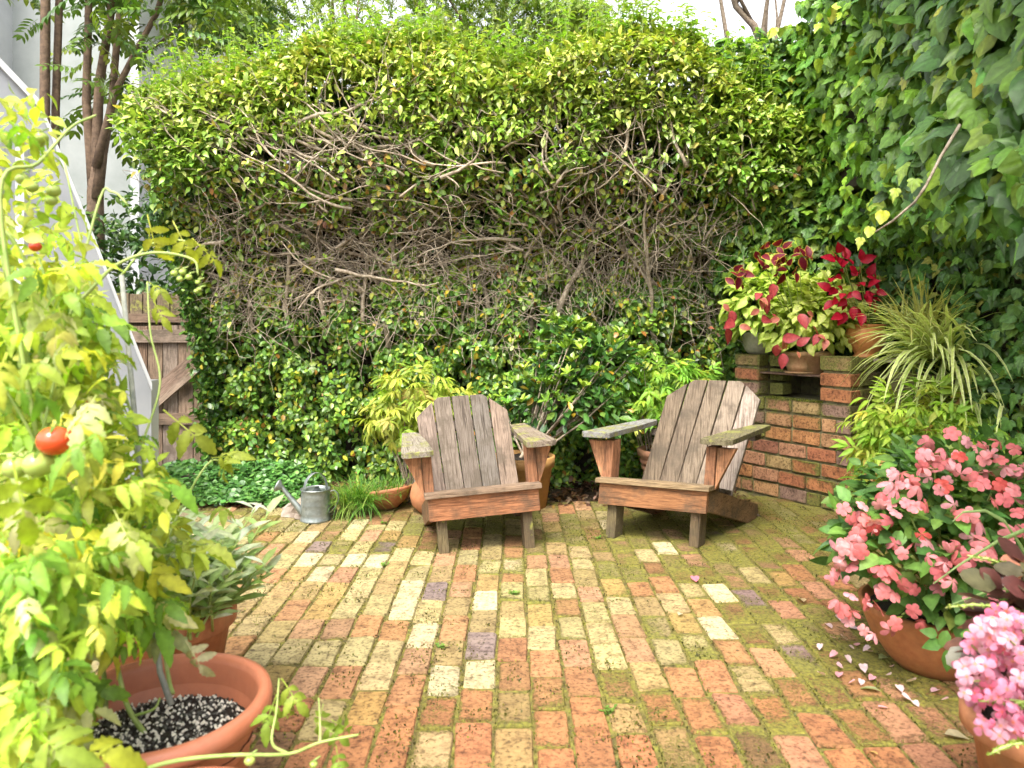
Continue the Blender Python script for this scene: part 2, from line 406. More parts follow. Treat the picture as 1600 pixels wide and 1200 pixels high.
def rosette_t(k, n=6, up=55, L=None):
    q = random.Random(k); L = L or tmpl([(0, 0), (.35, .19), (.7, .2), (1, 0)], .3, .25); parts = []
    for i in range(n): parts.append(xform(L, place(0, 0, 360 * i / n + q.uniform(-20, 20), q.uniform(.75, 1.05), 0, up + q.uniform(-22, 18))))
    V, F, Wt = join(parts); return np.stack([V[:, 0], V[:, 2], -V[:, 1]], 1), F, Wt    # axis along +Y
T_ros = [rosette_t(k) for k in range(4)]
def flower_t(n, hw, k, cup=.25):
    q = random.Random(k); P = tmpl([(0, 0), (.3, hw * .55), (.6, hw), (.85, hw * .9), (1, hw * .35)], -.22, cup, .10); parts = []
    for i in range(n): parts.append(xform(P, place(0, 0, 360 * i / n + q.uniform(-6, 6), .5 * q.uniform(.92, 1.06), .004 * i, q.uniform(-4, 10))))
    V, F, Wt = join(parts)
    r = np.hypot(V[:, 0], V[:, 1]); return V, F, np.clip(1 - r / .16, 0, 1)     # weight 1 at the eye; normal +Z
T_imp = [flower_t(5, .42, k) for k in range(3)]
T_beg = [flower_t(4, .46, k + 5, .5) for k in range(3)]

def frames(d, n):
    d = np.asarray(d, float); n = np.asarray(n, float)
    y = d / (np.linalg.norm(d, axis=1, keepdims=True) + 1e-9)
    z = n - (n * y).sum(1, keepdims=True) * y
    ln = np.linalg.norm(z, axis=1, keepdims=True); z = np.where(ln < 1e-4, np.cross(y, [[.3, .9, .1]]), z); z /= np.linalg.norm(z, axis=1, keepdims=True) + 1e-9
    return np.cross(y, z), y, z

def mesh_np(name, V, F, C, mat, smooth=True):
    me = bpy.data.meshes.new(name); nV, nF = len(V), len(F)
    me.vertices.add(nV); me.vertices.foreach_set('co', V.astype(np.float32).ravel())
    me.loops.add(nF * 3); me.loops.foreach_set('vertex_index', F.astype(np.int32).ravel())
    me.polygons.add(nF); me.polygons.foreach_set('loop_start', (np.arange(nF) * 3).astype(np.int32))
    me.update(calc_edges=True)
    if smooth: me.polygons.foreach_set('use_smooth', np.ones(nF, bool))
    a = me.color_attributes.new('Col', 'FLOAT_COLOR', 'POINT')
    if C.shape[1] == 3: C = np.concatenate([C, np.ones((len(C), 1))], 1)
    a.data.foreach_set('color', C.astype(np.float32).ravel())
    me.materials.append(mat); me.update(); me.validate(); return me

_TM = {}
def leaves(parent, T, pos, d, n, size, colA, mat, colB=None, keep=0, name='leaf', rest='foliage', wscale=None):
    """leaves as one part; the `keep` that show largest are objects of their own that share one mesh"""
    Ts = T if isinstance(T, list) else [T]
    pos = np.asarray(pos, float); N = len(pos); size = np.broadcast_to(np.asarray(size, float), (N,)).copy()
    colA = np.asarray(colA, float); base = np.array(parent.location) if parent is not None else np.zeros(3)
    x, y, z = frames(d, n); which = RNG.integers(0, len(Ts), N)
    show = size / np.maximum(pos[:, 1], .3) * (1 - .05 * RNG.random(N))
    px = np.abs(pos[:, 0] / np.maximum(pos[:, 1], .01)); pz = (pos[:, 2] - CAM_H) / np.maximum(pos[:, 1], .01)
    show = np.where((px > .70) | (pz > .40) | (pz < -.66) | (pos[:, 1] < .2), -1, show)
    order = np.argsort(-show); ind = order[:keep]; ind = ind[show[ind] > 0]
    mask = np.ones(N, bool); mask[ind] = False
    for i in ind:
        Tk = Ts[which[i]]; key = (id(Tk), mat.name, name, None if colB is None else tuple(np.round(np.asarray(colB).reshape(-1, 3)[0], 2)) + tuple(np.round(colA[i], 1)))
        if colB is None:
            if key not in _TM:
                _TM[key] = mesh_np(name, Tk[0], Tk[1], np.repeat((1 - .20 * Tk[2])[:, None], 3, 1), mat)
            c = colA[i]
        else:
            if key not in _TM:
                B = np.broadcast_to(np.asarray(colB, float), (N, 3))[i]
                _TM[key] = mesh_np(name, Tk[0], Tk[1], colA[i][None] * (1 - Tk[2][:, None]) + B[None] * Tk[2][:, None], mat)
            c = (1, 1, 1)
        o = link(name, _TM[key], parent); s = size[i]
        M = np.eye(4); M[:3, 0] = x[i] * s; M[:3, 1] = y[i] * s; M[:3, 2] = z[i] * s; M[:3, 3] = pos[i] - base
        o.matrix_local = Matrix(M); o.color = (c[0], c[1], c[2], 1)
    Vs, Fs, Cs, n0 = [], [], [], 0
    for k, Tk in enumerate(Ts):
        s_ = mask & (which == k)
        if not s_.any(): continue
        V, F, Wt = Tk; m = int(s_.sum())
        P = (pos[s_] - base)[:, None, :] + size[s_][:, None, None] * (V[None, :, 0:1] * x[s_][:, None, :] + V[None, :, 1:2] * y[s_][:, None, :] + V[None, :, 2:3] * z[s_][:, None, :])
        if colB is None: C = colA[s_][:, None, :] * (1 - .20 * Wt)[None, :, None]
        else:
            B = np.broadcast_to(np.asarray(colB, float), (N, 3))[s_]
            C = colA[s_][:, None, :] * (1 - Wt)[None, :, None] + B[:, None, :] * Wt[None, :, None]
        Ff = F[None] + (np.arange(m) * len(V))[:, None, None] + n0
        Vs.append(P.reshape(-1, 3)); Fs.append(Ff.reshape(-1, 3)); Cs.append(C.reshape(-1, 3)); n0 += m * len(V)
    if Vs:
        o = link(rest, mesh_np(rest, np.concatenate(Vs), np.concatenate(Fs), np.concatenate(Cs), mat), parent); o['kind'] = 'stuff'
        return o

def palette(n, cols, probs, jit=.18):
    cols = np.array(cols, float); k = RNG.choice(len(cols), n, p=np.array(probs) / sum(probs))
    return cols[k] * np.exp(RNG.normal(0, jit, (n, 1))) * np.exp(RNG.normal(0, jit * .3, (n, 3)))
def rnd(n, s=1.0): return RNG.normal(0, s, (n, 3))

# ================================================================== THE SETTING
g = MB(); g.add([(-150, -40, -.03), (150, -40, -.03), (150, 260, -.03), (-150, 260, -.03)], [(0, 1, 2, 3)])
tag(g.build('ground', M_soil), kind='structure')

# ---- brick patio: bedding sheet with every brick a piece of its own
patio = tag(MB().add([(-2.75, .3, -.0055), (2.6, .3, -.0055), (2.6, 4.62, -.0055), (1.5, 5.15, -.0055), (.6, 4.9, -.0055), (-.9, 4.76, -.0055), (-2.75, 4.6, -.0055)],
                     [(0, 1, 2, 3, 4, 5, 6)]).build('patio', M_bed), kind='structure')

def brick_mesh(name, k, mat, thick=.05, amp=.006):
    """worn brick of unit 1 x 1 footprint before scaling: length along Y; 8-cornered outline with rubbed arrises"""
    q = random.Random(k); m = MB(); base = [(-.5, -.40), (-.40, -.5), (.40, -.5), (.5, -.40), (.5, .40), (.40, .5), (-.40, .5), (-.5, .40)]
    # corner cuts are unequal along the two axes since the brick is twice as long as wide
    pts = []
    for (x, y) in base:
        cx, cy = (1 if x > 0 else -1), (1 if y > 0 else -1)
        cut = q.uniform(.03, .16)
        x2 = cx * (.5 if abs(x) == .5 else .5 - cut); y2 = cy * (.5 if abs(y) == .5 else .5 - cut * .5)
        pts.append((x2 + q.uniform(-.045, .02), y2 + q.uniform(-.03, .012)))
    top = [(x * .93, y * .965, q.uniform(-.002, .002)) for x, y in pts]
    mid = [(x, y, -.006) for x, y in pts]; bot = [(x, y, -thick) for x, y in pts]
    m.add(top + mid + bot, [tuple(range(8))] + [(8 + i, 8 + (i + 1) % 8, (i + 1) % 8, i) for i in range(8)] +
          [(16 + i, 16 + (i + 1) % 8, 8 + (i + 1) % 8, 8 + i) for i in range(8)])
    return m
brick_mbs = [brick_mesh('brick', k, M_brick) for k in range(14)]
brick_me = [m.mesh('brick', M_brick) for m in brick_mbs]

CREAM, PALE, YELLOW, ORANGE, PINK, RED, PURPLE, DARK, TAN = ((.37, .315, .15), (.52, .445, .27), (.34, .22, .068), (.335, .14, .062), (.39, .19, .115),
    (.26, .095, .045), (.20, .14, .155), (.13, .075, .04), (.30, .215, .09))
def brick_colour(x, y):
    n = float(fnoise(x * 1.1 + 5, y * 1.1 + 3, 4))
    pale = 1 / (1 + math.exp(-(-(x - .22) * 2.4 + (y - 2.7) * 2.6 + (n - .5) * 7)))     # pale bricks lie left and middle-back
    if y > 3.4: pale = min(pale + .10, .85)
    if y < 2.3: pale *= .18
    if random.random() < pale: c = random.choices([CREAM, PALE, YELLOW, TAN, PINK, PURPLE, ORANGE], [7, 1.6, 1.8, 2.2, 1.5, .25, 1.3])[0]
    else: c = random.choices([ORANGE, PINK, RED, DARK, TAN, YELLOW, PURPLE], [7, 3.2, 2.4, .5, .9, .4, .12])[0]
    base = tuple(.37 * pale * a + (1 - pale) * b for a, b in zip((1, .83, .40), (.33, .165, .08)))
    h = .12 if c in (PALE, PURPLE) else .30; c = tuple(a * (1 - h) + b * h for a, b in zip(c, base)); k = random.uniform(.74, 1.0)
    return tuple(min(.9, v * k * random.uniform(.96, 1.04)) for v in c)
def moss_amount(x, y):
    m = .36 + .27 * max(0, min(1, (x - .0) / 1.2)) + .22 * max(0, min(1, (y - 3.3) / 1.0)) + .3 * (float(fnoise(x * 1.3, y * 1.3, 9)) - .5)
    if y < 2.2: m -= .10
    if x < -.3 and y < 3.8: m -= .14
    return max(.08, min(.60, m + random.uniform(-.28, .12)))
def bbq_front(x, y): return ((y - 4.52) * .459 + (x - 2.12) * .695) / .83       # > 0 behind the barbecue's face
bricks = []
PITCH = .1150
for ci in range(-24, 23):
    x = ci * PITCH + .005; y = 1.45 + random.random() * .2
    while y < 5.2:
        L = random.choices([.205, .19, .22, .165, .11], [5, 4, 3, 1.4, .4])[0] + random.uniform(-.008, .008)
        yc = y + L / 2; y += L + random.uniform(.006, .012)
        edge = 4.70 + .14 * float(vnoise(x * 2.2, 0, 3)) + (0.12 if x > .2 else 0) + (.2 if x > 1 else 0)
        if yc > edge or bbq_front(x, yc) > -.02: continue
        xx = x + .016 * (float(fnoise(x * .7, yc * 1.6, 77)) - .5) + random.uniform(-.0025, .0025)
        bricks.append((xx, yc, L, PITCH - random.uniform(.005, .012)))
def brick_seen(b):
    px = 800 + b[0] / b[1] * FPX
    return b[1] > 1.85 and 345 < px < 1480
order = sorted([b for b in bricks if brick_seen(b)], key=lambda b: b[1])
near = order[:300]; nearset = set(near)
def brick_xf(b):
    z = random.uniform(-.002, .003) + .005 * (float(fnoise(b[0] * 1.5, b[1] * 1.5, 2)) - .5)
    return Matrix.Translation((b[0], b[1], z)) @ Matrix.Rotation(R(random.gauss(0, 1.1)), 4, 'Z') @ Matrix.Rotation(R(random.gauss(0, .9)), 4, 'X') @ \
        Matrix.Rotation(R(random.gauss(0, 1.2)), 4, 'Y') @ Matrix.Diagonal((b[3], b[2], 1, 1))
for b in near:
    o = link('brick', random.choice(brick_me), patio); o.matrix_local = brick_xf(b)
    o.color = brick_colour(b[0], b[1]) + (moss_amount(b[0], b[1]),)
far = MB(); far.ca = []
for b in bricks:
    if b in nearset: continue
    m = random.choice(brick_mbs); M = brick_xf(b); c = brick_colour(b[0], b[1]) + (moss_amount(b[0], b[1]),)
    n0 = len(far.v); far.add([M @ Vector(p) for p in m.v], m.f); far.c[n0:] = [c] * len(m.v)
tag(far.build('brick_field', M_brick, patio), kind='stuff')

# ---- moss cushions in the joints and over the damp bricks (too fine to count)
N = 110000
mx = RNG.uniform(-2.2, 2.3, N); my = 4.85 - 2.95 * RNG.random(N) ** .8
mam = .30 + .26 * np.clip((mx - .1) / 1.4, 0, 1) + .24 * np.clip((my - 3.4), 0, 1) + .55 * (fnoise(mx * 1.3, my * 1.3, 9) - .5)
joint = np.abs(((mx - .005) / PITCH + .5) % 1 - .0); joint = np.minimum(joint, 1 - joint) * PITCH < .010
fine = fnoise(mx * 9, my * 9, 21)
keepm = (joint & (RNG.random(N) < .35 + mam)) | ((fine > .78 - .42 * mam) & (RNG.random(N) < .55))
keepm &= (bbq_front(mx, my) < .02) & (np.abs(mx) < .70 * my + .1) & (mx > -.42 * my - .1)
mx, my = mx[keepm], my[keepm]; n_ = len(mx)
pos = np.stack([mx, my, np.where(joint[keepm], -.003, .0015)], 1)
leaves(patio, tmpl([(0, 0), (.5, .3), (1, 0)], .2, .2), pos, rnd(n_) * .8 + [0, 0, .75], rnd(n_) + [0, -.5, .4], RNG.uniform(.004, .012, n_),
       palette(n_, [(.12, .12, .022), (.22, .22, .034), (.075, .07, .018), (.15, .12, .028)], [4, 3.4, 3, 1.5]), M_soft, rest='moss')

# ---- little green weeds in the joints
for i, (px, py) in enumerate([(600, 884), (690, 1012), (803, 928), (600, 818), (950, 1112), (690, 822), (935, 842)]):
    c = W3(px, py, CAM_H * FPX / (py - HORIZON)); wd = thing('weed', (c.x, c.y, 0), ['tiny green weed in the patio joint right of the left pots', 'small weed tuft at the patio corner of pink bricks near the front',
        'little weed beside the purple brick in the patio', 'weed seedling at the patio edge in front of the grass clump', 'frilly green weed between bricks at the front centre',
        'weed sprig in the patio near the left chair front leg', 'weed sprig between the two chairs in the patio'][i], 'weed', 'weeds in the patio joints')
    n_ = 26; a = RNG.uniform(0, 6.28, n_); el = RNG.uniform(.1, .9, n_)
    leaves(wd, T_tiny, np.array([[c.x, c.y, .0]] * n_) + rnd(n_, .008) * [1, 1, .2] + [0, 0, .003], np.stack([np.cos(a), np.sin(a), el], 1), [[0, 0, 1]] * n_, RNG.uniform(.012, .026, n_),
           palette(n_, [(.16, .30, .05), (.25, .40, .08)], [1, 1]), M_soft)

# ---- garden wall that the creeper covers, darkened as leaf-gap shade, raised to block sky
tag(MB().box((-2.45, 5.72, -.03), (3.4, 5.90, 2.42)).build('wall', simple_mat('dark backing timber', (.02, .015, .01), (.06, .045, .03), 8, .9)), kind='structure')
tag(MB().box((2.62, 1.0, -.03), (2.8, 5.72, 2.4)).build('wall_right', bpy.data.materials['dark backing timber']), kind='structure')

# ================================================================== HEDGE
hedge = thing('hedge', (.0, 5.5, 0), 'tall overgrown hedge with bare tangled branches above a creeper covered wall', 'hedge')
def left_edge(z): return -2.24 - .40 * np.clip((z - .85) / 1.7, 0, 1) + .10 * np.clip(1 - z / .5, 0, 1)
def top_line(x): return 2.95 + .22 * (fnoise(x * 2.3 + 1, x * 0 + 4, 91) - .5) + .22 * np.clip((x + 2.6) / 1.2, 0, 1) - .05 * np.sin(x * 2.1 + 1) + .22 * np.exp(-((x - .8) / .45) ** 2) - .34 * np.clip((x - 1.3) / .5, 0, 1)
def front_y(x, z):
    """front of the foliage: creeper wall below, recessed branch belt, bulging crown above"""
    y = 5.50 - .10 * fnoise(x * 1.6, z * 1.6, 31) - .12 * fnoise(x * 5, z * 5, 32) + .10 * np.clip((x - 1.1) / .3, 0, 1)
    crown = np.clip((z - 1.55) / .85, 0, 1); y = y - .50 * crown * crown * (3 - 2 * crown) - .22 * (fnoise(x * 2.2, z * 2.2, 33) - .4) * crown
    y = y + .34 * np.clip((z - (top_line(x) - .35)) / .35, 0, 1) ** 2
    return y
def belt(x): return 1.86 + .20 * np.sin(x * 1.1 - .4) - .1 * (x > .6)          # middle height of the bare branch belt
def canopy_low(x): return 2.56 + .40 * (fnoise(x * 1.7 + 3, x * 0, 57) - .5) * 2 - .40 * np.clip((x - .8) / .9, 0, 1) - .25 * np.clip((-x - 1.6) / .6, 0, 1)

# creeper leaves on the wall
N = 120000
x = RNG.uniform(-2.7, 2.55, N); z = RNG.uniform(-.02, 2.35, N)
thin = np.clip((z - 1.24 - .35 * np.clip(x - .1, 0, 1) - .6 * (fnoise(x * 1.4, z * .7, 41) - .5)) / .45, 0, 1)
clump = fnoise(x * 5.5, z * 5.5, 42)
dens = np.clip(1.1 - thin * .86, .22, 1) * np.clip((clump - .20 - .14 * thin) * 3.6, .06, 1)
k = (RNG.random(N) < dens) & (x > left_edge(z)); x, z, thin, clump = x[k], z[k], thin[k], clump[k]; n_ = len(x)
y = front_y(x, z) + RNG.uniform(-.02, .16, n_) + .12 * (clump < .42)
nrm = rnd(n_, .5) + [0, -.85, .55]; dr = rnd(n_, .6) + [0, -.25, -.55]
cA = palette(n_, [(.075, .16, .025), (.12, .245, .034), (.20, .33, .04), (.34, .43, .05), (.58, .47, .05), (.50, .24, .05), (.22, .10, .05)], [4.0, 5, 3.6, 1.7, .42, .22, .16], .22)
cA = cA * (.98 + .60 * fnoise(x * 1.2, z * 1.2, 43))[:, None] * np.where(x > 1.1, .72, 1.0)[:, None]
yl = (thin > .3)[:, None] & (RNG.random((n_, 1)) < .6); cA = np.where(yl, palette(n_, [(.44, .54, .07), (.56, .46, .08), (.28, .44, .05), (.48, .26, .09)], [4, 1.6, 4, 1.0]), cA)
leaves(hedge, T_fig, np.stack([x, y, z], 1), dr, nrm, RNG.uniform(.036, .062, n_), cA, M_leaf, keep=110, rest='creeper')
# side of the creeper at the gate end
N = 9000; z = RNG.uniform(0, 2.5, N); y = RNG.uniform(5.25, 5.9, N); x = left_edge(z) + RNG.uniform(-.06, .06, N) - .05 * fnoise(y * 4, z * 4, 5)
leaves(hedge, T_fig, np.stack([x, y, z], 1), rnd(N, .6) + [-.2, 0, -.5], rnd(N, .55) + [-.7, -.2, .6], RNG.uniform(.034, .058, N),
       palette(N, [(.06, .15, .025), (.11, .24, .035), (.19, .31, .04), (.45, .38, .05)], [4, 5, 2, .4], .2), M_leaf, rest='creeper')
# dense inner leaves, shade put into their darker green, added to block sky gaps
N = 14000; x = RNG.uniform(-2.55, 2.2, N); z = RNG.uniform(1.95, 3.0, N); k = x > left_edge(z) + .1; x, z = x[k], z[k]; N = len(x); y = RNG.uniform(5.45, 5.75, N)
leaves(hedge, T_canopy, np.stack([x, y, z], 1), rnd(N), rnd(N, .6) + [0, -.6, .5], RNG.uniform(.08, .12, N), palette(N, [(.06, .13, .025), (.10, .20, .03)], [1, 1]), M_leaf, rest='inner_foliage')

# crown leaves
N = 78000
x = RNG.uniform(-2.9, 2.1, N); t = RNG.random(N) ** .9
z = canopy_low(x) - .75 + (top_line(x) + .05 - canopy_low(x) + .75) * t
holes = fnoise(x * 2.4, z * 3.0, 51)
dens = np.clip((z - canopy_low(x) + .10 + 1.3 * (holes - .5)) / .40, .07, 1) * np.clip((fnoise(x * 5, z * 5, 52) - .24) * 3.2, .10, 1)
dens = np.maximum(dens, np.clip((z - top_line(x) + .42) / .2, 0, .9))
k = (RNG.random(N) < dens) & (x > left_edge(z) - .05 * fnoise(z * 5, z * 0, 3)); x, z = x[k], z[k]; n_ = len(x)
dep = RNG.random(n_) ** 1.6
y = front_y(x, z) + dep * .50 - .03
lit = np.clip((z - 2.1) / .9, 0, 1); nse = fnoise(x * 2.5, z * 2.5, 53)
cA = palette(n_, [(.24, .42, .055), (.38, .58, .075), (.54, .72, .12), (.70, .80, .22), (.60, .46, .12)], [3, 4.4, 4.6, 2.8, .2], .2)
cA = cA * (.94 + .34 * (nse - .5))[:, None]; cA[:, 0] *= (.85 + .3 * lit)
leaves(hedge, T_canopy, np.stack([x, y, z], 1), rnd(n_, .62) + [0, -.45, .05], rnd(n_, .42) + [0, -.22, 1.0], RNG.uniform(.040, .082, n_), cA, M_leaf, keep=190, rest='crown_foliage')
# upright shoots on top with curled bright leaves
shoots = MB(); lp, ld, ln_, ls = [], [], [], []
for i in range(420):
    x0 = random.uniform(-2.65, 1.85); tz = float(top_line(np.array(x0))); y0 = 5.0 + random.uniform(0, .5)
    p0 = Vector((x0, y0, tz - .22)); L = random.uniform(.20, .50) * (1.25 if .3 < x0 < 1.1 else 1)
    p1 = p0 + Vector((random.uniform(-.12, .12), random.uniform(-.14, .05), L)); pts = curve_pts(p0, p1, 0, 4, .008)
    shoots.tube(pts, [.0035, .003, .0025, .002, .001], 4, False)
    for j in range(11):
        t = .25 + .75 * j / 10; q = p0.lerp(p1, t); a = j * 2.4 + i
        lp.append(q); ld.append((math.cos(a), math.sin(a) - .2, .35 - .5 * random.random())); ln_.append((-.3 * math.cos(a), -.3 * math.sin(a), 1)); ls.append(random.uniform(.05, .085) * (1.15 - .4 * t))
tag(shoots.build('shoot', M_greenstem, hedge), kind='stuff')
o = hedge.children[-1]; o.location = -hedge.location
n_ = len(lp); leaves(hedge, T_canopy, lp, ld, ln_, ls, palette(n_, [(.40, .64, .08), (.54, .74, .12), (.66, .76, .18), (.30, .54, .06)], [4, 4, 1.6, 2], .16), M_leaf, keep=0, rest='shoot_foliage')

# bare branches: the thick ones each a piece, the twigs one mass
def wander(p, d, L, n, curl, up):
    pts = [Vector(p)]; d = Vector(d).normalized()
    for i in range(n):
        d = (d + Vector((random.gauss(0, curl), random.gauss(0, curl * .5), random.gauss(0, curl) + up))).normalized()
        pts.append(pts[-1] + d * (L / n))
    return pts
twig = MB(); nb = 0; mains = []
for i in range(17):        # upright main stems that carry the crown
    x0 = -2.15 + i * .245 + random.uniform(-.08, .08); z0 = random.uniform(1.0, 1.25); y0 = float(front_y(np.array(x0), np.array(1.5))) + random.uniform(.04, .14)
    pts = wander((x0, y0, z0), (random.gauss(-.25, .35), -.12, 1), random.uniform(1.25, 1.55), 10, .14, .05); mains.append(pts)
    r0 = random.uniform(.016, .027); MB().tube([p - hedge.location for p in pts], [r0 * (1 - .06 * k) for k in range(11)], 8).build('stem', M_bark, hedge, smooth=True).color = (random.uniform(.8, 1.1),) * 3 + (1,)
for i in range(620):
    x0 = random.uniform(-2.3, 2.0); u = random.random(); z0 = 1.55 + 1.0 * u * (1 - .35 * max(0, min(1, (x0 - .6) / 1)))
    if x0 > 1.1 and random.random() < .5: continue
    y0 = float(front_y(np.array(x0), np.array(z0))) + random.uniform(-.09, .14)
    if x0 < -.9: d = (random.choice([-1, -1, 1]), random.uniform(-.2, .1), random.uniform(.0, .7))
    elif x0 < .2: d = (random.choice([-1, -1, -1, .6]), random.uniform(-.2, .1), random.uniform(.0, .8))
    else: d = (random.uniform(-.7, .7), random.uniform(-.2, .1), random.uniform(.4, 1))
    L = random.uniform(.35, .95); thick = random.uniform(.0035, .0095) if i % 4 else random.uniform(.009, .017)
    if i % 5 < 2:
        mp_ = min(random.sample(mains, 5), key=lambda q: abs(q[4].x - x0)); s_ = mp_[random.randint(2, 9)]; x0, y0, z0 = s_.x, s_.y, s_.z
    pts = wander((x0, y0, z0), d, L, 9, .17, .06); pts = [Vector((p.x, max(p.y, 4.88), p.z)) for p in pts]
    pts = [p for p in pts if p.z < float(top_line(np.array(p.x))) - .25 and p.x > float(left_edge(np.array(p.z))) + .05]
    if len(pts) < 5: continue
    m_ = len(pts); rad = [thick * (1 - .72 * k / (m_ - 1)) for k in range(m_)]
    if thick > .0085 and nb < 130:
        nb += 1; m = MB().tube([p - hedge.location for p in pts], rad, 7); m.build('branch', M_bark, hedge, smooth=True).color = (random.uniform(1.0, 1.6),) * 3 + (1,)
    else: twig.tube(pts, rad, 5)
    for j in range(random.randint(1, 4)):
        k = random.randint(1, m_ - 1); d2 = (pts[k] - pts[k - 1]).normalized() + Vector((random.gauss(0, .7), random.gauss(-.3, .3), random.gauss(.2, .6)))
        L2 = random.uniform(.08, .32); q = wander(pts[k], d2, L2, 5, .32, .04); twig.tube(q, [rad[k] * .62 * (1 - .75 * s / 5) + .0006 for s in range(6)], 4, False)
        if random.random() < .6:
            q2 = wander(q[3], (q[3] - q[2]) + Vector((random.gauss(0, .03), random.gauss(0, .02), random.gauss(0, .03))), L2 * .5, 3, .4, .0); twig.tube(q2, [.002, .0015, .001, .0007], 4, False)
for i in range(2100):      # fine dead twigs hanging through the upper creeper
    x0 = random.uniform(-2.3, 1.7); z0 = random.gauss(1.56, .27) + .12 * max(0, min(1, x0)); y0 = float(front_y(np.array(x0), np.array(z0))) + random.uniform(-.06, .10)
    if z0 < 1.0: continue
    q = wander((x0, y0, z0), (random.gauss(0, .8), random.gauss(-.2, .25), random.gauss(-.35, .8)), random.uniform(.12, .42), 6, .28, -.03)
    r0 = random.uniform(.0014, .0036); twig.tube(q, [r0 * (1 - .6 * s / 6) for s in range(7)], 4, False)
o = twig.build('twigs', M_bark, hedge, smooth=True); o.location = -hedge.location; tag(o, kind='stuff')

# ================================================================== IVY over the right wall
ivy = thing('ivy', (1.9, 3.2, 0), 'dense broad leaved dark green ivy hanging over the right side of the patio', 'ivy')
N = 6800; t = RNG.random(N)
yy = 1.5 + 3.6 * t ** 1.05; zz = 1.10 + RNG.random(N) * 2.75
face_x = np.interp(yy, [1.5, 2.0, 3.2, 4.0, 4.9], [1.24, 1.45, 1.79, 2.02, 2.14])
low = np.interp(yy, [1.5, 2.0, 3.2, 4.0, 4.9], [1.18, 1.22, 1.60, 1.68, 1.62])
bulge = np.clip((zz - low) / .35, 0, 1); xx = face_x + .42 * (1 - bulge) ** 2 + .10 * (fnoise(yy * 2, zz * 2, 61) - .5) - .10 * np.clip(zz - 2.2, 0, 1) + RNG.uniform(0, .16, N)
xx = xx - .16 * np.clip(yy - 4.3, 0, 1) * np.clip(zz - 1.9, 0, 1)
k = (zz > low - .06 * RNG.random(N)) & (fnoise(yy * 4, zz * 4, 62) > .34); yy, zz, xx = yy[k], zz[k], xx[k]; n_ = len(xx)
cA = palette(n_, [(.07, .165, .03), (.11, .24, .036), (.17, .33, .04), (.28, .44, .05), (.07, .15, .045)], [4, 4, 3.2, 1.8, 1.5], .22)
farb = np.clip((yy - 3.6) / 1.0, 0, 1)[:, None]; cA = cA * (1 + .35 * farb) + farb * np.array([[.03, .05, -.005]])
hi = (RNG.random(n_) < .02)[:, None]; cA = np.where(hi, [[.45, .47, .06]], cA)
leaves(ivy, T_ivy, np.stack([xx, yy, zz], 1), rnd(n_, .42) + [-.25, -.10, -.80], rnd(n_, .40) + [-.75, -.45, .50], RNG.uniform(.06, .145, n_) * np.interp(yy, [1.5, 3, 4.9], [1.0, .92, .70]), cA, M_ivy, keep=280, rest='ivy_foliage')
# smaller ivy on the wall face below and behind
N = 6500; yy = RNG.uniform(2.0, 5.6, N); zz = RNG.uniform(.15, 2.4, N); xx = 2.56 - .14 * fnoise(yy * 3, zz * 3, 64) + RNG.uniform(-.03, .06, N)
leaves(ivy, T_ivy, np.stack([xx, yy, zz], 1), rnd(N, .4) + [-.2, -.1, -.7], rnd(N, .4) + [-.75, -.3, .5], RNG.uniform(.05, .085, N),
       palette(N, [(.06, .14, .035), (.10, .21, .045), (.17, .30, .05), (.32, .34, .07)], [4, 4, 1.5, .4], .2), M_ivy, rest='ivy_foliage')
# the corner where hedge and ivy meet
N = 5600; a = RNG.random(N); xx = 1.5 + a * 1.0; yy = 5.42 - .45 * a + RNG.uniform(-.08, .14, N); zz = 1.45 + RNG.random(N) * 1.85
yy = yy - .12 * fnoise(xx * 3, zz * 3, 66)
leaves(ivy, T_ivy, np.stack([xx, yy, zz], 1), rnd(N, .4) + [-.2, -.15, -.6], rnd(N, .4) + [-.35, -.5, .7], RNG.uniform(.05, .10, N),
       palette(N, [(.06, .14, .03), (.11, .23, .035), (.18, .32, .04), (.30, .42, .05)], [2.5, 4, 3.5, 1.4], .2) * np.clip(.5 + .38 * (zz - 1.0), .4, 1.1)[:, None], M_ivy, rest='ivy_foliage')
iv = MB()
st = [W3(1500, 195, 2.6), W3(1470, 245, 2.58), W3(1447, 290, 2.55), W3(1430, 315, 2.53), W3(1395, 345, 2.55), W3(1365, 364, 2.6)]
iv.tube([p - ivy.location for p in st], [.006, .0055, .005, .0045, .004, .002], 6); iv.build('vine_stem', M_bark, ivy, smooth=True)
pp = [W3(1380, 330, 2.5), W3(1400, 295, 2.5), W3(1360, 355, 2.5), W3(1345, 372, 2.52), W3(1430, 280, 2.5)]
leaves(ivy, T_ivy, pp, [(-.3, -.2, -.8)] * 5, [(-.4, -.8, .4)] * 5, [.05, .045, .04, .04, .05], [(.46, .50, .04), (.38, .48, .06), (.42, .5, .06), (.4, .45, .06), (.25, .38, .05)], M_ivy, keep=5)
MB().box((2.25, 1.5, 2.1), (2.6, 5.3, 4.1)).build('ivy_core', bpy.data.materials['dark backing timber'], None)  # solid dark box added behind the ivy to deepen its leaf gaps
c_ = bpy.data.objects['ivy_core']; c_.parent = ivy; c_.location = -ivy.location; c_.name = 'ivy_dark_backing'

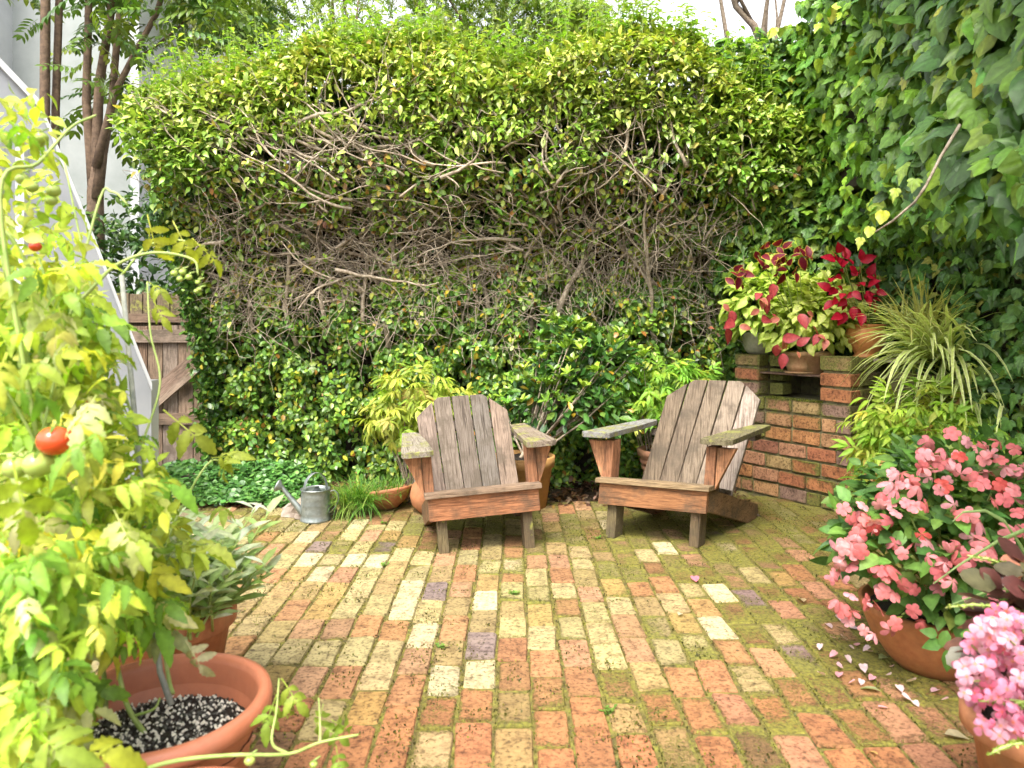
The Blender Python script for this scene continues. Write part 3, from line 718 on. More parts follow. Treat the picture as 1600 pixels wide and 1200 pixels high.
# ================================================================== TREES BEHIND
lt = thing('ash_tree', (-4.0, 6.4, 0), 'slender multi stemmed tree with feather leaves behind the hedge at left', 'tree')
def stem(name, pts, rad, par, mat=M_trunk, n=8): return MB().tube([Vector(p) - par.location for p in pts], rad, n).build(name, mat, par, smooth=True)
def path(Y, *xy): return [W3(a, b, Y + (c[0] if c else 0)) for (a, b, *c) in xy]
stem('trunk', path(6.4, (68, 700), (68, 400), (70, 170), (71, 20), (72, -120)), [.055, .05, .042, .040, .036], lt)
stem('trunk', path(6.5, (84, 700), (85, 420), (87, 170), (92, 20), (95, -120)), [.045, .04, .034, .032, .03], lt)
stem('trunk', path(6.6, (150, 800), (150, 420), (149, 300), (149, 235)), [.10, .082, .070, .030], lt)
stem('limb', path(6.6, (147, 310), (142, 240), (135, 160), (138, 40), (140, -120)), [.05, .046, .038, .032, .028], lt)
stem('limb', path(6.6, (150, 310), (151, 230), (155, 130), (172, 30), (185, -120)), [.05, .047, .040, .036, .03], lt)
stem('limb', path(6.55, (152, 310), (160, 240), (175, 160), (183, 60), (200, -120)), [.05, .044, .033, .03, .026], lt)
stem('limb', path(6.5, (150, 262), (168, 190), (182, 140), (205, 95), (245, 20), (280, -100)), [.04, .034, .03, .026, .024, .02], lt)
stem('limb', path(6.5, (205, 95), (240, 75), (280, 42), (330, -20)), [.014, .011, .010, .008], lt)
lp, ld, ln_, ls, lc = [], [], [], [], []
for i in range(430):
    px = random.choice([random.uniform(-60, 200), random.uniform(110, 420), random.uniform(110, 380)]); py = random.uniform(-180, 190) if px < 200 else random.uniform(-180, 75)
    if px < 118 and py > -5 and not (px < 70 and py > 28 and py < 60 and random.random() < .3): continue
    if px < 130 and py > 110: continue
    p = W3(px, py, random.uniform(5.7, 7.2)); a = random.uniform(0, 6.28)
    lp.append(p); ld.append((math.cos(a), math.sin(a), random.uniform(-.7, .15))); ln_.append((random.gauss(0, .3), random.gauss(-.2, .3), 1)); ls.append(random.uniform(.26, .42))
n_ = len(lp); leaves(lt, T_pin, lp, ld, ln_, ls, palette(n_, [(.07, .16, .03), (.12, .23, .035), (.20, .33, .045), (.32, .44, .06)], [3, 4, 3, 1.8], .2), M_leaf, keep=110, rest='crown')
# lower dark leaves round the stems at the hedge end
N = 8000; xx = RNG.uniform(-4.1, -2.6, N); zz = RNG.uniform(.6, 2.75, N); yy = RNG.uniform(5.95, 6.9, N); k = (fnoise(xx * 3, zz * 3, 70) > .36 + .30 * np.clip((zz - 1.9) / .8, 0, 1)) & (zz < 2.5 + .3 * (xx + 3.3)); xx, yy, zz = xx[k], yy[k], zz[k]; n_ = len(xx)
bushl = thing('backdrop_shrub', (-3.2, 6.3, 0), 'dark glossy shrub in the gap between the stair and the hedge', 'shrub')
leaves(bushl, T_canopy, np.stack([xx, yy, zz], 1), rnd(n_), rnd(n_, .5) + [0, -.3, .8], RNG.uniform(.06, .10, n_), palette(n_, [(.045, .11, .03), (.09, .19, .04), (.16, .28, .05)], [2, 2, 1]), M_leaf, keep=60)
MB().tube([(0, 0, 0), (.03, 0, .7), (-.05, .05, 1.6)], [.03, .025, .012], 6).build('stem', M_trunk, bushl, smooth=True)

def feather_tree(name, loc, label, blobs, nper, cols, size, trunk_top, seed):
    t_ = thing(name, loc, label, 'tree', 'feathery trees behind the hedge'); L0 = Vector(loc); random.seed(seed)
    MB().tube([(0, 0, 0), (.1, 0, trunk_top * .5), (0, .1, trunk_top)], [.16, .13, .09], 8).build('trunk', M_trunk, t_, smooth=True)
    P = []
    for (px, py, Y, r) in blobs:
        c = W3(px, py, Y); q = wander(Vector((L0.x, L0.y, trunk_top - .3)), c - Vector((L0.x, L0.y, trunk_top - .3)), (c - Vector((L0.x, L0.y, trunk_top - .3))).length, 6, .08, 0)
        MB().tube([v - L0 for v in q], [.06, .05, .04, .03, .022, .015, .008], 6).build('limb', M_trunk, t_, smooth=True)
        v = rnd(nper); v /= np.linalg.norm(v, axis=1, keepdims=True); v *= (RNG.random((nper, 1)) ** .4) * r; P.append(np.array(c) + v * [1, 1, .75])
    P = np.concatenate(P); n_ = len(P); k = fnoise(P[:, 0] * 1.7, P[:, 2] * 1.7, seed) > .34; P = P[k]; n_ = len(P)
    a = RNG.uniform(0, 6.28, n_)
    leaves(t_, T_fern, P, np.stack([np.cos(a), np.sin(a), RNG.uniform(-1.1, .1, n_)], 1), rnd(n_, .4) + [0, -.2, .8], RNG.uniform(.7, 1.2, n_) * size, palette(n_, cols, [1] * len(cols), .2), M_soft, keep=40, rest='crown')
feather_tree('feathery_tree', (-2.0, 9.0, 0), 'feathery pale green tree behind the hedge left of centre', [(280, -40, 9, 1.0), (420, -60, 9.2, 1.1), (520, 0, 9, .75), (380, 30, 8.8, .6), (600, -60, 9.4, .9), (660, 60, 9.2, .45), (560, 75, 9.1, .5)], 330,
             [(.14, .24, .03), (.24, .36, .05), (.36, .46, .09)], .30, 3.2, 71)
feather_tree('feathery_tree', (.1, 10.0, 0), 'feathery pale green tree behind the middle of the hedge', [(700, -30, 10, .9), (780, 20, 10, .8), (850, 10, 10.2, .8), (905, 30, 10, .45), (760, -70, 10, 1.0), (720, 75, 10, .5), (800, 90, 10, .5)], 330,
             [(.20, .32, .05), (.30, .42, .07), (.40, .50, .11)], .30, 3.3, 72)
random.seed(5)
bt = thing('bare_tree', (2.1, 7.0, 0), 'leafless grey tree with forked twigs against the white sky', 'tree')
def bare(name, pts, r0, depth):
    rad = [r0 * (1 - .55 * i / (len(pts) - 1)) for i in range(len(pts))]
    MB().tube([p - bt.location for p in pts], rad, 6).build(name, M_bark, bt, smooth=True).color = (.55, .52, .5, 1)
    if depth == 0: return
    for k in range(2, len(pts)):
        if random.random() < .8:
            d = (pts[k] - pts[k - 1]).normalized() + Vector((random.gauss(0, .55), random.gauss(0, .3), random.gauss(.15, .3)))
            bare('twig' if depth == 1 else 'limb', wander(pts[k], d, (pts[-1] - pts[0]).length * random.uniform(.3, .55), 5, .22, .03), rad[k] * .55, depth - 1)
bare('trunk', path(7.0, (1235, 600), (1215, 300), (1200, 130), (1195, 80), (1178, 40), (1150, 10), (1130, -60)), .055, 2)
bare('limb', path(7.0, (1215, 300), (1160, 130), (1136, 60), (1126, 0), (1120, -70)), .03, 2)
bare('limb', path(7.0, (1225, 330), (1225, 150), (1212, 60), (1230, -20), (1260, -90)), .03, 2)

# ================================================================== HOUSE, STAIR, GATE
house = thing('house', (-6.5, 9.0, 0), 'white rendered house wall rising behind the stair and slim tree trunks', 'house')
MB().box((-2.0, -.6, 0), (2.1, 3, 6)).build('wall', M_stucco, house)
MB().box((-2.0, -1.4, 0), (.62, -.6, 6)).build('bay', M_stucco, house).color = (.86, .92, .86, 1)  # greyer green tint puts the eave's shade into the bay's colour
MB().box((2.1, -.66, 0), (2.2, 3, 6)).build('corner_trim', M_white, house)
MB().box((.62, -1.44, 0), (.70, -.6, 6)).build('corner_trim', M_white, house)

stair = thing('stair', (-2.18, 4.3, 0), 'white painted outdoor stair with sloping side panel behind the tomato plants', 'stair')
A = Vector((-2.16, 4.30, 0)); ux = Vector((-.80, -.60, 0)).normalized()
def on(px, py):     # point of the stair's side plane seen at a photo pixel
    dx = (px - 800) / FPX; nrm = Vector((-ux.y, ux.x, 0)); k = A.dot(nrm) / (Vector((dx, 1, 0)).dot(nrm))
    return Vector((dx * k, k, CAM_H - (py - HORIZON) / FPX * k))
top = [on(233, 602), on(185, 482), on(137, 358), on(100, 268), on(80, 215), on(58, 165), on(0, 104), on(-70, 40)]
def panel(top, drop, th, off):
    m = MB(); nrm = Vector((-ux.y, ux.x, 0)) * th; o_ = Vector((-ux.y, ux.x, 0)) * off
    V = []
    for p in top: V += [p + o_, p + o_ + nrm, Vector((p.x, p.y, max(0, p.z - drop))) + o_, Vector((p.x, p.y, max(0, p.z - drop))) + o_ + nrm]
    V = [v - stair.location for v in V]; F = []
    for i in range(len(top) - 1):
        a, b = i * 4, i * 4 + 4
        F += [(a, b, b + 2, a + 2), (a + 1, a + 3, b + 3, b + 1), (a, a + 1, b + 1, b), (a + 2, b + 2, b + 3, a + 3)]
    e = (len(top) - 1) * 4; F += [(0, 2, 3, 1), (e, e + 1, e + 3, e + 2)]
    m.add(V, F); return m
panel(top, 1.0, .045, .02).build('side_panel', M_white, stair).color = (.55, .56, .58, 1)
panel([p + Vector((0, 0, .018)) for p in top], .045, .11, -.02).build('cap_rail', M_white, stair)
for i in range(9):
    p = top[0] + ux * (.12 + .21 * i); z = .55 + .19 * i
    M = Matrix.Translation(p - stair.location) @ Matrix.Rotation(math.atan2(ux.y, ux.x), 4, 'Z')
    MB().box((-.14, -1.0, z - .6), (.14, -.02, z - .56), M).build('tread', M_white, stair)
MB().box((-.05, -.05, 0), (.045, .07, .86)).build('newel_post', M_white, stair)
for k, (px, py) in enumerate([(45, 215), (8, 215)]):
    p = on(px, py) - stair.location; MB().box((p.x - .035, p.y - .09, .2), (p.x + .035, p.y - .03, p.z)).build('post', M_white, stair)

def plank(name, L, Wd, Th, M, parent, col, lich=.3, poly=None, bev=.003):
    """board with its length along local X, width along Y, thickness along Z; poly is an outline in X, Y"""
    m = MB(); poly = poly or [(-L / 2, -Wd / 2), (L / 2, -Wd / 2), (L / 2, Wd / 2), (-L / 2, Wd / 2)]; n = len(poly)
    m.add([(x, y, -Th / 2) for x, y in poly] + [(x, y, Th / 2) for x, y in poly], [tuple(range(n - 1, -1, -1)), tuple(range(n, 2 * n))] + [(i, (i + 1) % n, n + (i + 1) % n, n + i) for i in range(n)])
    o = link(name, m.mesh(name, M_wood, bevel=bev, seg=2), parent); o.matrix_local = M; o.color = tuple(col) + (lich,); return o
def axes(o, x, z):
    x = Vector(x).normalized(); z = Vector(z); z = (z - x * z.dot(x)).normalized(); y = z.cross(x)
    return Matrix(((x.x, y.x, z.x, o[0]), (x.y, y.y, z.y, o[1]), (x.z, y.z, z.z, o[2]), (0, 0, 0, 1)))
gate = thing('gate', (-2.62, 5.62, 0), 'weathered timber gate with diagonal brace beside the hedge', 'gate')
for i in range(9):
    x = -.62 + i * .118; c = random.choice([(.19, .14, .10), (.23, .17, .125), (.17, .115, .08), (.21, .17, .14)])
    plank('board', 1.16 + random.uniform(-.01, .01), .112, .02, axes((x, 0, .60), (0, 0, 1), (0, -1, 0)), gate, c)
plank('rail', 1.15, .10, .03, axes((-.14, -.027, 1.10), (1, 0, 0), (0, -1, 0)), gate, (.24, .19, .15))
plank('rail', 1.15, .09, .03, axes((-.14, -.027, .46), (1, 0, 0), (0, -1, 0)), gate, (.18, .13, .095))
plank('brace', .86, .10, .026, axes((.02, -.030, .79), (.72, 0, .62), (0, -1, 0)), gate, (.22, .16, .125))
plank('brace', .80, .05, .026, axes((.10, -.058, .76), (.72, 0, .62), (0, -1, 0)), gate, (.27, .21, .165))
gf = thing('fence', (-2.62, 5.74, 0), 'dark mossy fence boards standing above the timber gate', 'fence')
for i in range(12): plank('board', 1.43 + random.uniform(-.015, .015), .10, .02, axes((-.9 + i * .108, 0, .72), (0, 0, 1), (0, -1, 0)), gf, (.16, .125, .08), .45)
plank('rail', 1.3, .07, .04, axes((-.3, -.035, 1.24), (1, 0, 0), (0, -1, 0)), gf, (.17, .12, .085), .4)
pf = thing('picket_fence', (-3.75, 7.1, 0), 'white picket fence seen through the gap above the gate', 'fence')
for i in range(5): MB().box((-.75 + i * .13, 0, 0), (-.75 + i * .13 + .08, .02, 1.66)).build('picket', M_white, pf)
MB().box((-.8, .025, 1.2), (-.15, .06, 1.28)).build('rail', M_white, pf)

# ================================================================== BARBECUE
BA, BB = Vector((1.661, 5.215, 0)), Vector((2.12, 4.52, 0))
bdir = (BB - BA).normalized(); bn = Vector((bdir.y, -bdir.x, 0)); bn = bn if bn.y < 0 else -bn    # bn faces the patio
bbq = thing('barbecue', (1.89, 4.87, 0), 'mossy old brick barbecue built across the garden corner behind the right chair', 'barbecue')
BM = Matrix(((bdir.x, -bn.x, 0, BB.x - 1.89), (bdir.y, -bn.y, 0, BB.y - 4.87), (0, 0, 1, 0), (0, 0, 0, 1)))   # local x along the face (0 at the right corner), y into it
def bbq_brick_mesh(k):
    q = random.Random(k); m = MB(); r = .04
    def face(y, s): return [((x + q.uniform(-.015, .015)) * s, y, (z + q.uniform(-.03, .03)) * s) for x, z in ((-.5, -.42), (-.46, -.5), (.46, -.5), (.5, -.42), (.5, .42), (.46, .5), (-.46, .5), (-.5, .42))]
    a = face(-.5, .96); b = [(x / .96, -.46, z / .96) for x, y, z in a]; c = [(x, .5, z) for x, y, z in b]
    m.add(a + b + c, [tuple(range(8))] + [(8 + i, i, (i + 1) % 8, 8 + (i + 1) % 8) for i in range(8)] + [(16 + i, 8 + i, 8 + (i + 1) % 8, 16 + (i + 1) % 8) for i in range(8)] + [tuple(range(23, 15, -1))])
    return m.mesh('brick', M_bbqbrick)
bbm = [bbq_brick_mesh(k) for k in range(6)]
def put_brick(x0, x1, y0, y1, z0, z1, col, moss):
    j = random.uniform
    o = link('brick', random.choice(bbm), bbq)
    o.matrix_local = BM @ Matrix.Translation(((x0 + x1) / 2, (y0 + y1) / 2 + j(-.005, .004), (z0 + z1) / 2)) @ Matrix.Rotation(R(random.gauss(0, .7)), 4, 'Y') @ Matrix.Diagonal((x1 - x0, y1 - y0, z1 - z0, 1))
    k = j(.85, 1.12); o.color = tuple(v * k for v in col) + (moss,)
BC = [(.36, .145, .065), (.37, .19, .11), (.28, .12, .075), (.24, .15, .12), (.38, .18, .075), (.31, .215, .10), (.33, .125, .065), (.36, .20, .10)]
CH = .099; FACE = .90
for c in range(7):
    z0 = c * CH + .006; z1 = z0 + CH - .018; x = 0.0; first = True
    while x > -FACE:
        L = (.215 if (c % 2 == 0 or not first) else .105); L = L if random.random() > .15 else .105; first = False
        x1 = max(x - L, -FACE)
        moss = .20 + .20 * (c >= 5) * (x < -.2) + .22 * (c == 0) + random.uniform(-.12, .26); put_brick(x1 + .006, x - .006, 0, .10, z0, z1, random.choice(BC), min(.85, moss)); x = x1
    if c % 2: put_brick(-.10, 0, .112, .32, z0, z1, random.choice(BC), .45)
    else: put_brick(-.10, 0, .112, .215, z0, z1, random.choice(BC), .45)
for c in (7, 8, 9):       # the two piers beside the fire opening
    z0 = c * CH + .006; z1 = z0 + CH - .018
    put_brick(-.215, 0, .0, .10, z0, z1 + (.012 if c == 9 else 0), (BC[5] if c == 9 else random.choice(BC[:3])), .50 if c == 9 else .30)
    put_brick(-.10, 0, .112, .32, z0, z1, random.choice(BC), .5)
    put_brick(-FACE, -FACE + .215, .0, .10, z0, z1, BC[5] if c == 9 else random.choice(BC), .42)
    put_brick(-FACE + .223, -FACE + .33, .10, .20, z0, z1, BC[5], .62)
core = MB().box((-FACE + .01, .014, -.03), (-.012, .60, 7 * CH - .012), BM)
core.box((-.20, .014, 7 * CH - .012), (-.012, .60, 9.6 * CH), BM).box((-FACE + .01, .014, 7 * CH - .012), (-FACE + .20, .60, 9.2 * CH), BM).box((-FACE + .2, .5, 7 * CH - .012), (-.2, .60, 9.2 * CH), BM)
core.build('mortar', M_mortar, bbq)
sheet_z = 8.55 * CH
MB().box((-FACE + .18, .01, sheet_z), (-.19, .56, sheet_z + .012), BM).build('iron_plate', M_iron, bbq, bevel=.002, seg=1)
MB().box((-.75, .6, 8 * CH), (.4, 1.1, 9.2 * CH + .004), BM).build('back_shelf', M_mortar, bbq)
MB().box((-.20, .25, 9.6 * CH), (.42, .66, 9.6 * CH + .02), BM).build('shelf_slab', M_stone, bbq)
# moss along the ledge below the opening
n_ = 2600; lx = RNG.uniform(-.66, -.2, n_); ly = RNG.uniform(-.005, .10, n_)
P = np.array([list(BM @ Vector((a, b, 7 * CH - .012))) for a, b in zip(lx, ly)]) + np.array(bbq.location)
leaves(bbq, T_tiny, P, rnd(n_, .6) + [0, -.2, .7], rnd(n_), RNG.uniform(.006, .014, n_), palette(n_, [(.14, .17, .03), (.28, .30, .05), (.08, .1, .02)], [2, 2, 1]), M_soft, rest='moss')
def bw(lx, ly, z): v = BM @ Vector((lx, ly, z)) + bbq.location; return v

# low edging of the planted bed right of the barbecue
edging = thing('raised_bed', (2.28, 3.95, 0), 'low mossy brick edging of the bed right of the barbecue', 'planter')
for i in range(7):
    for c in range(2):
        o = link('brick', random.choice(bbm), edging); o.matrix_local = Matrix.Translation((-.08 + .0 * i, .47 - .225 * i, .05 + .09 * c)) @ Matrix.Rotation(R(90), 4, 'Z') @ Matrix.Diagonal((.21, .10, .08, 1)); o.color = random.choice(BC) + (.6,)
MB().box((-.03, -1.1, -.02), (.28, .55, .16)).build('bed_soil', M_soil, edging)
MB().box((.06, .05, .16), (.27, .56, .90)).build('back_block', M_mortar, edging)

# ================================================================== CHAIRS
GREY, GREYB, REDW, DARKW, PALEW, OLIVE = (.15, .124, .10), (.126, .105, .086), (.28, .135, .072), (.12, .09, .052), (.28, .22, .18), (.14, .115, .062)
def make_chair(loc, yaw, rack, S, label, back_cols, arm_cols, seat_col, apron_col, rear_lean, back_len, roll=0, skew=0, arm_z=.54, up=0):
    t = thing('garden_chair', loc, label, 'chair', 'adirondack style garden chairs on the patio')
    t.rotation_euler = (0, -roll, yaw)
    Sh = Matrix(((S, skew, -rack * S, 0), (0, S, 0, 0), (0, 0, S, 0), (0, 0, 0, 1)))
    def pl(name, L, Wd, Th, M, col, lich=.3, poly=None):
        o = plank(name, L, Wd, Th, M, t, col, lich, poly); o.data.transform(M.inverted() @ Sh @ M); return o
    pl('apron', .585, .118, .026, axes((0, -.013, .252), (1, 0, 0), (0, -1, 0)), apron_col, .24)
    pl('front_slat', .615, .085, .026, axes((0, -.004, .326), (1, 0, 0), (0, .06, 1)), seat_col, .34)
    sl = .27
    for i in range(4):
        y = .092 + i * .085; pl('seat_slat', .53, .078, .022, axes((0, y, .322 - sl * (y - .03)), (1, 0, 0), (0, sl, 1)), random.choice([GREY, GREYB]), .35)
    rail = [(0, .198), (0, .306), (.05, .306), (.745, .088), (.765, .035), (.735, 0), (.60, 0), (.20, .135)]
    for s in (-1, 1):
        pl('side_rail', 1, 1, .030, axes((s * .2765, .002, 0), (0, 1, 0), (s, 0, 0)) if s > 0 else Matrix(((0, 0, 1, -.2765), (1, 0, 0, .002), (0, 1, 0, 0), (0, 0, 0, 1))), (.22, .135, .075) if s > 0 else (.22, .13, .07), .34, poly=rail)
        zb_ = -s * .228 * math.tan(roll); pl('leg', .325 - zb_, .052, .085, axes((s * .228, .048, .1625 + zb_ / 2), (0, 0, 1), (0, -1, 0)), OLIVE if s < 0 else DARKW, .42)
        pl('arm_post', .235, .050, .085, axes((s * .278, .062, .425), (0, 0, 1), (0, -1, 0)), REDW, .28)
        wedge = [(-.115, .004), (.112, .004), (.112, .098)]
        pl('arm_bracket', 1, 1, .032, Matrix(((0, -1, 0, -.303), (0, 0, -1, .045), (1, 0, 0, .425), (0, 0, 0, 1))) if s < 0 else Matrix(((0, 1, 0, .303), (0, 0, -1, .045), (1, 0, 0, .425), (0, 0, 0, 1))), (.42, .21, .11), .3, poly=wedge)
        arm = [(-.06, -.062), (-.045, -.082), (.30, -.07), (.58, -.045), (.62, -.02), (.62, .05), (-.035, .082), (-.06, .055)]
        Ma = Matrix(((0, s, 0, s * .325), (1, 0, 0, 0), (0, 0, 1, arm_z + .015), (0, 0, 0, 1)))
        Ma = Ma if s < 0 else Matrix(((0, 1, 0, s * .325), (1, 0, 0, 0), (0, 0, -1, arm_z + .015), (0, 0, 0, 1)))
        pl('arm', 1, 1, .030, Ma, arm_cols[0 if s < 0 else 1], .50, poly=arm)
    d = Vector((0, math.sin(rear_lean), math.cos(rear_lean))); nrm = Vector((0, -math.cos(rear_lean), math.sin(rear_lean)))
    base = Vector((0, .385, .195)); wd = .104
    topf = lambda x: back_len - max(0, abs(x) - .135) * .86
    for i in range(5):
        xc = (i - 2) * (wd + .006); xl, xr = xc - wd / 2, xc + wd / 2
        up = [(topf(xl), -wd / 2)]
        for e in (-.135, .135):
            if xl < e < xr: up.append((back_len, e - xc))
        up.append((topf(xr), wd / 2)); poly = [(-.06, -wd / 2)] + up + [(-.06, wd / 2)]
        fan = (i - 2) * .012; x_ = (d + Vector((fan, 0, 0))).normalized()
        M = axes(base + Vector((xc * .97, 0, 0)) - nrm * (.002 * (i % 2)), x_, nrm)
        # local Y of that frame may run leftwards: mirror the outline then
        if M[0][1] < 0: poly = [(a, -b) for a, b in poly][::-1]
        pl('back_plank', 1, 1, .024, M, back_cols[i], .22, poly=poly)
    for k in (.14, .46): pl('back_batten', .50, .06, .03, axes(base + d * k - nrm * .03, (1, 0, 0), nrm), GREYB, .3)
    for s in (-1, 1): pl('arm_rest_block', .10, .05, .04, axes((s * .285, .62, .52), (0, 1, 0), (0, 0, 1)), GREYB, .3)
    m = MB()     # screw heads along the apron ends
    for s in (-1, 1):
        for z in (.225, .28): m.box((s * .265 - .004, -.0275, z - .004), (s * .265 + .004, -.0265, z + .004), Sh)
    m.build('screws', M_iron, [q for q in t.children if q.name.startswith('apron')][0]).matrix_parent_inverse = [q for q in t.children if q.name.startswith('apron')][0].matrix_local.inverted()
    return t
make_chair((-.125, 3.80, 0), R(11), .03, 1.0, 'left of the two weathered timber garden chairs, grey five plank back', [(.185, .145, .12), GREY, GREYB, (.125, .11, .094), (.205, .155, .12)],
           [(.22, .20, .165), (.20, .165, .13)], (.23, .165, .115), (.31, .14, .07), R(30), .64, roll=R(3.2), arm_z=.535)
make_chair((.755, 3.95, 0), R(-22), -.07, 1.0, 'right of the two weathered timber garden chairs, striped brown back, by the barbecue', [(.14, .108, .075), (.135, .105, .075), (.17, .135, .098), (.215, .175, .135), (.28, .235, .20)],
           [(.21, .215, .21), (.14, .125, .075)], (.24, .175, .10), (.27, .13, .06), R(30), .74, skew=.29, arm_z=.565)

# ================================================================== POTS AND PLANTS
def pot(par, prof, mat, n=40, soil=None, name='pot', soil_mat=None, col=None):
    o = MB().lathe(prof, n).build(name, mat, par, smooth=True)
    if col: o.color = col
    if soil:
        r, z = soil; m = MB(); V = [(0, 0, z + .012)]
        for rr in (.5, 1.0):
            for k in range(n): V.append((r * rr * math.cos(2 * math.pi * k / n), r * rr * math.sin(2 * math.pi * k / n), z + (.012 * (1 - rr)) + random.uniform(-.004, .004)))
        F = [(0, 1 + k, 1 + (k + 1) % n) for k in range(n)] + [(1 + k, 1 + n + k, 1 + n + (k + 1) % n, 1 + (k + 1) % n) for k in range(n)]
        m.add(V, F).build('soil', soil_mat or M_darksoil, o)
    return o
def rim_pot(r, h, lip=.02, lh=.05, bt=.72, th=.014):
    return [(0, .0), (r * bt, 0), (r * .965, h - lh), (r + lip * .2, h - lh + .002), (r + lip, h - lh + .008), (r + lip, h - .008), (r + lip * .6, h), (r - th * .5, h), (r - th, h - .01), (r - th - .006, h - lh), (r - th - .012, h - .09)]

def dome(n, c, rad, droop=.2, fill=.5, zmin=-.2):
    """points and outward directions through a dome shaped clump"""
    v = rnd(n); v /= np.linalg.norm(v, axis=1, keepdims=True); v[:, 2] = np.where(v[:, 2] < zmin, -v[:, 2] * .5, v[:, 2])
    r_ = (fill + (1 - fill) * RNG.random((n, 1)) ** .5); P = np.array(c) + v * r_ * np.array(rad)
    return P, v + [0, 0, -droop] + rnd(n, .35), v * .6 + [0, -.25, .75] + rnd(n, .3)
def stems(par, base, tips, r0=.004, mat=None, name='stem', n=5, sag=.02):
    m = MB()
    for tp in tips: m.tube([q - par.location for q in curve_pts(base + Vector((random.gauss(0, .015), random.gauss(0, .015), 0)), tp, sag, n, .006)], [r0 * (1 - .6 * i / n) for i in range(n + 1)], 5, False)
    o = m.build(name, mat or M_greenstem, par, smooth=True); o['kind'] = 'stuff'; return o

# ---- three coleus pots and the red one in an urn on the barbecue
def coleus(par, P, d, n, size, A, B, keep, name='leaf'): leaves(par, T_lime if A[1] > .3 else T_col, P, d, n, size, np.broadcast_to(np.asarray(A, float), (len(P), 3)).copy(), M_soft, colB=B, keep=keep, name=name)
LIME_A, LIME_B = (.60, .70, .16), (.36, .58, .05)
def pot_at(px, py, Y): p = W3(px, py, Y); return p
c1 = W3(1170, 556, 5.16); t1 = thing('potted_coleus', (c1.x, c1.y, bw(0, 0, 9 * CH).z - .0), 'lime coleus in the round grey pot at the left end of the barbecue', 'potted plant', 'coleus pots on the barbecue')
t1.location = bw(-.78, .115, 10 * CH - .012)
c1 = t1.location.copy()
pot(t1, [(0, 0), (.07, 0), (.098, .03), (.112, .08), (.112, .12), (.102, .15), (.092, .155), (.085, .14)], M_greypot, soil=(.088, .135))
P, d, nn = dome(430, (c1.x + .05, c1.y - .12, 1.33), (.32, .20, .29), .35, .5, -.7); coleus(t1, P, d, nn, RNG.uniform(.065, .105, 430), LIME_A, LIME_B, 150)
stems(t1, t1.location + Vector((0, 0, .13)), [Vector(p) for p in P[:22]])
c2 = bw(-.42, .10, sheet_z + .013); t2 = thing('potted_coleus', c2, 'coleus with maroon leaves edged yellow in the mossy clay bowl on the iron plate', 'potted plant', 'coleus pots on the barbecue')
pot(t2, [(0, .012), (.085, .012), (.10, .05), (.112, .115), (.126, .118), (.128, .145), (.115, .15), (.108, .14), (.10, .12)], M_terra_old, soil=(.104, .125))
MB().lathe([(0, 0), (.105, 0), (.118, .014), (.112, .014), (.10, .006), (0, .006)], 36).build('saucer', M_terra_old, t2, smooth=True)
tp = [W3(x, y, 4.62) for x, y in [(1205, 378), (1185, 396), (1222, 388), (1212, 402), (1252, 404), (1246, 402), (1264, 406), (1150, 428), (1162, 425), (1153, 442), (1225, 415), (1212, 415), (1198, 420), (1240, 425), (1228, 420)]]
P = np.array([list(q + Vector((random.gauss(0, .018), random.gauss(0, .03), random.gauss(0, .018)))) for q in tp for _ in range(3)])
coleus(t2, P, rnd(len(P), .8) + [0, -.2, .15], rnd(len(P), .5) + [0, -.8, .5], RNG.uniform(.055, .095, len(P)), (.19, .008, .025), (.62, .50, .05), 60)
P, d, nn = dome(260, (c2.x + .02, c2.y - .04, c2.z + .36), (.32, .15, .28), .3, .5, -.7); coleus(t2, P, d, nn, RNG.uniform(.055, .095, 260), (.60, .70, .17), (.42, .58, .06), 90)
tp = [W3(x, y, 4.55) for x, y in [(1188, 458), (1195, 470), (1208, 443), (1143, 485), (1146, 500), (1135, 512), (1190, 495), (1200, 478), (1215, 538), (1222, 530), (1225, 552), (1245, 540), (1270, 510), (1280, 522), (1292, 528), (1207, 490), (1250, 490)]]
P = np.array([list(q) for q in tp]); coleus(t2, P, rnd(len(P), .5) + [0, -.3, -.6], rnd(len(P), .3) + [0, -.9, .4], RNG.uniform(.075, .11, len(P)), (.50, .07, .08), (.22, .03, .05), 40)
P2 = P + rnd(len(P), .03); coleus(t2, P2, rnd(len(P), .6) + [0, -.3, -.4], rnd(len(P), .3) + [0, -.9, .4], RNG.uniform(.05, .08, len(P)), (.55, .16, .12), (.45, .35, .06), 30)
stems(t2, c2 + Vector((0, 0, .13)), [W3(x, y, 4.64) for x, y in [(1205, 385), (1225, 420), (1252, 408), (1185, 400), (1155, 430), (1200, 470), (1245, 440), (1215, 450)]], .005)
c3 = bw(-.17, .14, sheet_z + .013); t3 = thing('potted_coleus', (c3.x - .10, c3.y + .17, c3.z), 'pale lime coleus in the low mossy clay pot behind the right pier', 'potted plant', 'coleus pots on the barbecue')
pot(t3, [(0, 0), (.10, 0), (.125, .115), (.135, .118), (.137, .145), (.125, .148), (.115, .12)], M_terra_old, soil=(.115, .12))
P, d, nn = dome(340, (t3.location.x + .02, t3.location.y - .08, c3.z + .38), (.27, .18, .28), .25, .5, -.7); coleus(t3, P, d, nn, RNG.uniform(.05, .09, 340), (.66, .72, .21), (.50, .62, .08), 120)
stems(t3, t3.location + Vector((0, 0, .12)), [Vector(p) for p in P[:20]])
uz = 9.6 * CH + .021; t4 = thing('potted_coleus', bw(-.10, .33, uz), 'crimson coleus in the orange clay urn on the barbecue', 'potted plant', 'coleus pots on the barbecue')
c4 = t4.location.copy()
